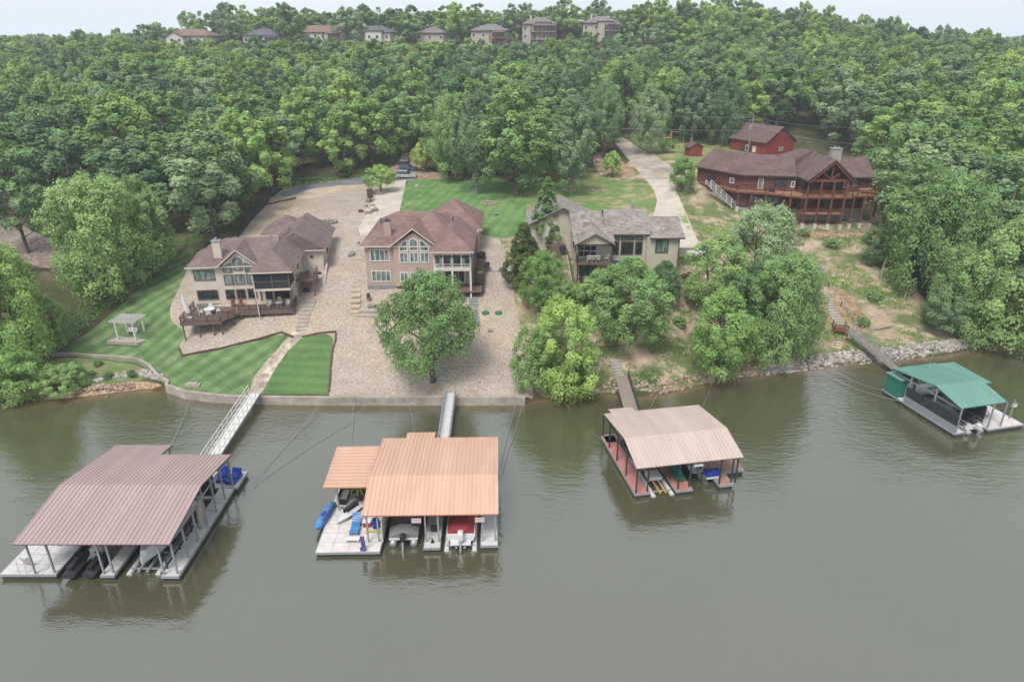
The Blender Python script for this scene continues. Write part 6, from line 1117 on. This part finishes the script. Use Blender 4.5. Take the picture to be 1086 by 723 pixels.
ptree('broad1', 'big tree with rounded crown on the left lawn\'s wood edge', 120, 312, 122, 100, 'leaf_mid', 'oak_tree', rz=1)
ptree('oak2', 'tree pressed against the big round one at the lawn\'s edge', 160, 288, 100, 70, 'leaf_mid', 'oak_tree')
ptree('small1', 'pale young tree on the left lawn\'s lower edge', 102, 322, 44, 40, 'leaf_grey', 'young_tree')
ptree('broad1', 'large light green tree at the left edge of the picture above the shore', 18, 384, 120, 100, 'leaf_bright', 'oak_tree', rz=2)
ptree('oak2', 'mid green tree between the large left tree and the lawn', 52, 374, 62, 52, 'leaf_mid', 'oak_tree')
ptree('bush1', 'low leafy bush leaning over the left shore', 18, 418, 50, 80, 'leaf_bright', 'shore_bush', cat='shrub')
ptree('bush1', 'second low bush on the left shore, nearer the planting bed', 72, 414, 26, 50, 'leaf_mid', 'shore_bush', cat='shrub')
ptree('f1', 'dark narrow tree on the left edge by the grey rocky slope', 30, 268, 110, 62, 'leaf_dark', 'oak_tree')
ptree('broad1', 'large shore tree at the far right edge, overhanging the water', 1066, 366, 130, 110, 'leaf_mid', 'shore_tree', rz=3)
ptree('broad1', 'rounded bright tree at the right wood\'s lower edge', 1010, 345, 86, 74, 'leaf_mid', 'shore_tree', rz=4)
ptree('oak2', 'grey green bushy tree low on the right slope', 1000, 350, 52, 60, 'leaf_grey', 'shore_tree')
ptree('tall1', 'tall tree standing over the dead trunks on the right', 960, 290, 120, 70, 'leaf_mid', 'oak_tree')
ptree('oak2', 'small tree beside the first broken trunk', 930, 282, 46, 38, 'leaf_dark', 'young_tree')
ptree('broad1', 'broad tree above the right slope', 990, 318, 130, 100, 'leaf_mid', 'oak_tree', rz=5)
for k, (px, py, l) in enumerate(((70, 400, 'leftmost'), (84, 402, 'second from left'), (96, 398, 'third from left'), (115, 402, 'fourth from left'), (141, 400, 'rightmost'), (80, 390, 'upper left'), (104, 388, 'upper right'))):
    ptree('small1', '%s small dark shrub in the planting bed by the seawall' % l, px, py, 8, 11, 'leaf_dark', 'shrub', cat='shrub', group='shrubs in the planting bed')
for k, (px, py, s, l) in enumerate(((880, 262, 9, 'low bush on the grassy slope below the log house'), (926, 318, 10, 'bush on the right slope near the broken trunks'), (915, 345, 9, 'bush just above the riprap by the gangway'), (852, 250, 8, 'weedy bush under the log house footings'), (720, 345, 10, 'weedy bush on the bank under the dark trees'), (735, 312, 12, 'grassy bush on the slope below the propane tank'))):
    ptree('small1', l, px, py, s, s * 1.8, 'leaf_mid', 'shrub', cat='shrub')
# the wood: foot points outside the clearing
CLR = [tuple(G(*p)[:2]) for p in ((-40, 392), (50, 392), (86, 345), (130, 312), (170, 286), (215, 256), (250, 250), (283, 211), (300, 196), (380, 184), (404, 183), (424, 160), (446, 158), (470, 184), (520, 186), (566, 196), (600, 190), (632, 160), (645, 143), (672, 140), (700, 150), (760, 146), (800, 150), (860, 135), (900, 165), (938, 205), (948, 262), (965, 300), (1000, 345), (1040, 372), (1100, 376))]
CLR = [(-130, 60)] + CLR + [(130, 60)]
RCK = [tuple(G(*p)[:2]) for p in ((-60, 222), (10, 228), (50, 252), (85, 272), (60, 288), (-60, 270))]
VIS = [(-30, 228), (40, 228), (80, 268), (84, 330), (120, 312), (168, 276), (215, 250), (250, 247), (284, 212), (302, 195), (380, 184), (412, 180), (424, 166), (446, 166), (470, 186), (600, 190), (632, 162), (648, 146), (672, 142), (700, 150), (800, 142), (840, 148), (906, 178), (928, 205), (936, 255), (950, 296), (985, 340), (1036, 364), (1036, 420), (-30, 420)]
fr = np.random.default_rng(5); pts_ = []; cell = {}
def okp(x, y, sp):
    i, j = int(x // 10), int(y // 10)
    for a in (-1, 0, 1):
        for b in (-1, 0, 1):
            for q in cell.get((i + a, j + b), ()):
                if (q[0] - x) ** 2 + (q[1] - y) ** 2 < sp * sp: return False
    for kx, ky, kw in KEEP:
        if (kx - x) ** 2 + (ky - y) ** 2 < (kw * .42 + 1.5) ** 2: return False
    return True
cand = np.c_[fr.uniform(-290, 330, 26000), 84 + 306 * fr.random(26000) ** .8]
ok = ~inpoly(cand[:, 0], cand[:, 1], CLR) & ~inpoly(cand[:, 0], cand[:, 1], RCK) & (cand[:, 1] > shore(cand[:, 0]) + 2.5) & (np.abs(cand[:, 0]) < cand[:, 1] * .80 + 14)
ok &= ~((cand[:, 0] < -54) & (cand[:, 1] < 122)) & ~((cand[:, 0] > 60) & (cand[:, 1] < 104) & (cand[:, 0] < 66))
cand = cand[ok]; zz = hgt(cand[:, 0], cand[:, 1])
RH = [(-134, 304, 13), (-103, 304, 9), (-77, 304, 9.5), (-57, 304, 9.5), (-33, 304, 7.5), (-10, 304, 9.5), (11, 304, 9), (36, 306, 10)]
for (x, y), z in zip(cand, zz):
    sp = 7.4 if y < 210 else 7.8
    if any(abs(x - a) < c_ and b - 12 < y < b + 14 for a, b, c_ in RH): continue
    if y < 260:
        bad = False
        for sx_, sz_ in ((0, 7), (-4, 7), (4, 7), (0, 3)):
            q_ = proj(x + sx_, y, z + sz_)
            if inpoly([q_[0]], [q_[1]], VIS)[0]: bad = True; break
        if bad: continue
    if okp(x, y, sp): cell.setdefault((int(x // 10), int(y // 10)), []).append((x, y)); pts_.append((x, y, z))
TONE = [('leaf_mid', 'mid green'), ('leaf_dark', 'dark green'), ('leaf_grey', 'grey green'), ('leaf_bright', 'bright green'), ('leaf_yellow', 'yellow green')]
KN = {'f0': 'rounded', 'f1': 'tall', 'f2': 'broad', 'f3': 'round topped', 'f4': 'upright', 'f5': 'spreading'}
LM = [(60, 255, 'the grey rocky slope'), (255, 245, 'the silt fence'), (230, 280, 'the cream house'), (120, 250, 'the big lawn edge tree'), (30, 320, 'the large light green left tree'), (197, 42, 'the leftmost ridge house'), (277, 42, 'the second ridge house'), (343, 42, 'the terracotta roofed ridge house'), (456, 42, 'the small middle ridge house'), (572, 42, 'the tallest ridge house'), (637, 35, 'the rightmost ridge house'), (394, 42, 'the slate roofed ridge house'), (518, 42, 'the red decked ridge house'),
 (430, 180, 'the parked cars'), (345, 195, 'the asphalt road bend'), (548, 150, 'the broad tall lawn tree'), (660, 148, 'the right driveway top'), (735, 160, 'the tiny red shed'), (825, 150, 'the bright red garage'), (790, 130, 'the utility pole'), (905, 190, 'the red log house'), (955, 300, 'the broken pale trunks'), (1040, 340, 'the far right shore'), (780, 15, 'the wooded hilltop'), (1080, 130, 'the picture\'s right edge'), (5, 130, 'the picture\'s left edge'), (1080, 45, 'the hazy far hill'), (60, 45, 'the low left skyline')]
allt = []
for (x, y, z) in pts_:
    kd = ['f0', 'f1', 'f2', 'f3', 'f4', 'f5'][fr.integers(0, 6)]; u = fr.random(); mt = 0 if u < .42 else 1 if u < .62 else 2 if u < .80 else 3 if u < .96 else 4
    h = fr.uniform(13.0, 19) if y < 230 else fr.uniform(11, 15); w = fr.uniform(10.5, 15.0) if y < 220 else fr.uniform(9.5, 13.5)
    if y < 304 and -155 < x < 52 and y > 235:
        lim = 41.8 - z + (295 - min(y, 295)) * .03 if not (52 > x > 25) else 45 - z
        h = min(h, max(4.2, lim)); w = min(w, h * .85) if h < 9 else w
    if y > 312 and -150 < x < 60: h = fr.uniform(7.5, 13.5)
    if 150 < y < 190 and -20 < x < 60: h = fr.uniform(13, 16)
    px, py = proj(x, y, z + h * .75)
    if (310 < px < 440 and 95 < py < 190 and fr.random() < .6) or (px > 980 and 50 < py < 150 and fr.random() < .5): mt = 3
    dd = math.hypot(x, y, z - 40)
    allt.append([dd, x, y, z, h, w, kd, mt, px, py])
allt = [a for a in allt if a[1] is not None and abs(a[8] - 543) < 600]
allt.sort(key=lambda a: a[0])
# what stands in view: a coarse depth sweep over the picture, near trees hiding far ones
own_ = np.zeros((100, 150), int) - 1; seen = np.zeros(len(allt), int); dep = np.full((100, 150), 1e9)
for i, a in enumerate(allt):
    dd, x, y, z, h, w, kd, mt, px, py = a; p0 = proj(x, y, z + h * .15); p1 = proj(x, y, z + h); r_ = FOC * w / 2 / dd
    i0, i1 = int(max(0, (px - r_) / 7.24)), int(min(150, (px + r_) / 7.24 + 1)); j0, j1 = int(max(0, p1[1] / 7.23)), int(min(100, p0[1] / 7.23 + 1))
    if i1 <= i0 or j1 <= j0: continue
    jj, ii = np.mgrid[j0:j1, i0:i1]; cxp, cyp = px, (p0[1] + p1[1]) / 2; e_ = ((ii + .5) * 7.24 - cxp) ** 2 / r_ ** 2 + ((jj + .5) * 7.23 - cyp) ** 2 / max(1, (p0[1] - p1[1]) / 2) ** 2 < 1.0
    sub = own_[j0:j1, i0:i1]; free = e_ & (sub < 0); seen[i] = free.sum(); sub[free] = i
order = sorted(range(len(allt)), key=lambda i: -seen[i]); indiv = set(order[:240]); used_l = {}
vis = [i for i in range(len(allt))]
for i in sorted(indiv):
    dd, x, y, z, h, w, kd, mt, px, py = allt[i]; l_ = min(LM, key=lambda q: (q[0] - px) ** 2 + (q[1] - py) ** 2 * 2); dx, dy = px - l_[0], py - l_[1]
    dr = ('above' if dy < 0 else 'below') if abs(dy) > abs(dx) * .8 else ('left of' if dx < 0 else 'right of'); k = (l_[2], dr, TONE[mt][1], KN[kd]); used_l.setdefault(k, []).append((dx * dx + dy * dy, i))
labs = {}
ORD = ['nearest', 'second nearest', 'third nearest', 'fourth nearest', 'fifth nearest', 'sixth nearest', 'seventh nearest', 'eighth nearest']
for (lm, dr, tn, kn), L in used_l.items():
    L.sort()
    for n_, (_, i) in enumerate(L): labs[i] = ('%s %s tree %s %s' % (kn, tn, dr, lm)) if len(L) == 1 else '%s %s tree %s %s, %s of its kind there' % (kn, tn, dr, lm, ORD[min(n_, 7)].replace(' nearest', '').replace('nearest', 'first'))
for i in sorted(indiv):
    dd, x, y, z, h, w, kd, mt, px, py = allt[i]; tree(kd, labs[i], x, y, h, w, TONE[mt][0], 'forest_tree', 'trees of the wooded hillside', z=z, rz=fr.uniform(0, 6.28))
# all remaining trees of the wood: one object that instances the same trees
rest = [allt[i] for i in range(len(allt)) if i not in indiv]
srcs = []
for mt in range(5):
    for kd in ('f0', 'f1', 'f2', 'f3', 'f4', 'f5'):
        me_, mt_, H_, W_ = VAR[kd]; o = bpy.data.objects.new('tree_source', me_.copy()); o.data.materials.clear(); o.data.materials.append(MATS[TONE[mt][0]]); srcs.append(o)
pm = bpy.data.meshes.new('woodland'); pm.from_pydata([(a[1], a[2], a[3] - .1) for a in rest], [], [])
def pa(nm, ty, vals):
    at_ = pm.attributes.new(nm, ty, 'POINT'); at_.data.foreach_set('vector' if ty == 'FLOAT_VECTOR' else 'value', vals)
kidx = {'f%d' % i: i for i in range(6)}
pa('scl', 'FLOAT_VECTOR', [q for a in rest for q in (a[5] / VAR[a[6]][3], a[5] / VAR[a[6]][3], a[4] / VAR[a[6]][2])]); pa('rot', 'FLOAT', [float(fr.uniform(0, 6.28)) for a in rest]); pa('kd', 'INT', [a[7] * 6 + kidx[a[6]] for a in rest])
wo_ = bpy.data.objects.new('woodland', pm); COL.objects.link(wo_); wo_['kind'] = 'stuff'; wo_['label'] = 'dense green broadleaf wood covering the hillside behind the houses'; wo_['category'] = 'wood'
ng = bpy.data.node_groups.new('woodland', 'GeometryNodeTree'); ng.interface.new_socket('Geometry', in_out='INPUT', socket_type='NodeSocketGeometry'); ng.interface.new_socket('Geometry', in_out='OUTPUT', socket_type='NodeSocketGeometry')
gi = ng.nodes.new('NodeGroupInput'); go = ng.nodes.new('NodeGroupOutput'); jn = ng.nodes.new('GeometryNodeGeometryToInstance')
for o in reversed(srcs):
    oi = ng.nodes.new('GeometryNodeObjectInfo'); oi.inputs['Object'].default_value = o; oi.inputs['As Instance'].default_value = True; ng.links.new(oi.outputs['Geometry'], jn.inputs[0])
io = ng.nodes.new('GeometryNodeInstanceOnPoints'); io.inputs['Pick Instance'].default_value = True
def na(nm, ty): n_ = ng.nodes.new('GeometryNodeInputNamedAttribute'); n_.data_type = ty; n_.inputs[0].default_value = nm; return n_.outputs[0]
cx_ = ng.nodes.new('ShaderNodeCombineXYZ'); ng.links.new(na('rot', 'FLOAT'), cx_.inputs[2])
ng.links.new(gi.outputs[0], io.inputs['Points'])
jn2 = ng.nodes.new('GeometryNodeJoinGeometry'); ng.nodes.remove(jn)
for o in reversed([n_ for n_ in ng.nodes if n_.bl_idname == 'GeometryNodeObjectInfo']): ng.links.new(o.outputs['Geometry'], jn2.inputs[0])
ng.links.new(jn2.outputs[0], io.inputs['Instance']); ng.links.new(na('kd', 'INT'), io.inputs['Instance Index']); ng.links.new(cx_.outputs[0], io.inputs['Rotation']); ng.links.new(na('scl', 'FLOAT_VECTOR'), io.inputs['Scale'])
ng.links.new(io.outputs[0], go.inputs[0]); md = wo_.modifiers.new('woodland', 'NODES'); md.node_group = ng
print('FOREST', len(allt), 'individual', len(indiv))
# haze over the far hills
hz = MB().box(-1900, -420, -6, 1900, 2200, 95).build('haze', 'white_paint'); hz['kind'] = 'stuff'; hz['label'] = 'thin pale haze in the air over lake and hills'; hz['category'] = 'haze'
m = bpy.data.materials.new('m_haze'); m.use_nodes = True; n_ = m.node_tree.nodes; n_.clear(); o_ = n_.new('ShaderNodeOutputMaterial'); v_ = n_.new('ShaderNodeVolumePrincipled'); v_.inputs['Density'].default_value = .0004; v_.inputs['Color'].default_value = (.86, .92, 1, 1); v_.inputs['Anisotropy'].default_value = .2
m.node_tree.links.new(v_.outputs[0], o_.inputs['Volume']); hz.data.materials.clear(); hz.data.materials.append(m)

# weeds and tufts of grass on the open banks and along the edges of the wood
def tufts(name, label, poly, n, size, mat_, seed, mask=0.):
    r = np.random.default_rng(seed); P_ = GP(poly, 0); xs = [p[0] for p in P_]; ys = [p[1] for p in P_]; x = r.uniform(min(xs), max(xs), n); y = r.uniform(min(ys), max(ys), n)
    f = np.sin(x * .55 + 1.3) * np.sin(y * .7) + np.sin(x * .23 + y * .31) * .8 + r.normal(size=n) * .35; k = inpoly(x, y, P_) & (f > mask) & (y > shore(x) + .6); x, y = x[k], y[k]; z = hgt(x, y); m_ = len(x); q = 7
    P = np.repeat(np.c_[x, y, z], q, 0) + r.normal(size=(m_ * q, 3)) * (size * .8, size * .8, .02); S = r.uniform(.4, 1.1, (m_ * q, 1)) * size; a = r.uniform(0, 6.28, m_ * q); U = np.c_[np.cos(a), np.sin(a), np.zeros(m_ * q)]; L = np.c_[r.normal(size=m_ * q) * .4, r.normal(size=m_ * q) * .4 - .25, np.ones(m_ * q)]
    v = np.stack([P - U * S * .35, P + U * S * .35, P + L * S * 1.0 + U * S * .1], 1); me_ = bpy.data.meshes.new(name); n3 = m_ * q
    me_.vertices.add(3 * n3); me_.vertices.foreach_set('co', v.reshape(-1)); me_.loops.add(3 * n3); me_.polygons.add(n3); me_.loops.foreach_set('vertex_index', np.arange(3 * n3)); me_.polygons.foreach_set('loop_start', np.arange(n3) * 3); me_.update(calc_edges=True)
    at_ = me_.attributes.new('tone', 'FLOAT', 'POINT'); at_.data.foreach_set('value', np.repeat(r.uniform(0, 1, n3), 3)); me_.materials.append(MATS[mat_]); o = bpy.data.objects.new(name, me_); COL.objects.link(o); tag(o, label, 'weeds', kind='stuff')
tufts('weeds', 'patchy weeds and grass on the right hillside', [(840, 250), (940, 252), (960, 300), (1000, 340), (1035, 362), (900, 378), (850, 385), (800, 380)], 9000, .3, 'leaf_bright', 1, .25)
tufts('weeds', 'patchy weeds on the bank around the old gangway', [(600, 300), (740, 270), (760, 380), (700, 412), (600, 415)], 6000, .28, 'leaf_mid', 2, .3)
tufts('weeds', 'weeds between the right driveway and the log house', [(712, 205), (770, 215), (840, 246), (850, 300), (740, 300), (738, 260)], 5000, .28, 'leaf_bright', 3, .2)
tufts('weeds', 'rough grass at the edge of the left wood', [(52, 378), (110, 330), (165, 290), (215, 252), (208, 246), (150, 285), (95, 322), (40, 372)], 3500, .35, 'leaf_mid', 4, -.6)
tufts('weeds', 'grassy verge along the wood above the asphalt', [(296, 200), (400, 186), (424, 168), (430, 150), (410, 150), (395, 178), (290, 194)], 3500, .4, 'leaf_bright', 5, -.8)
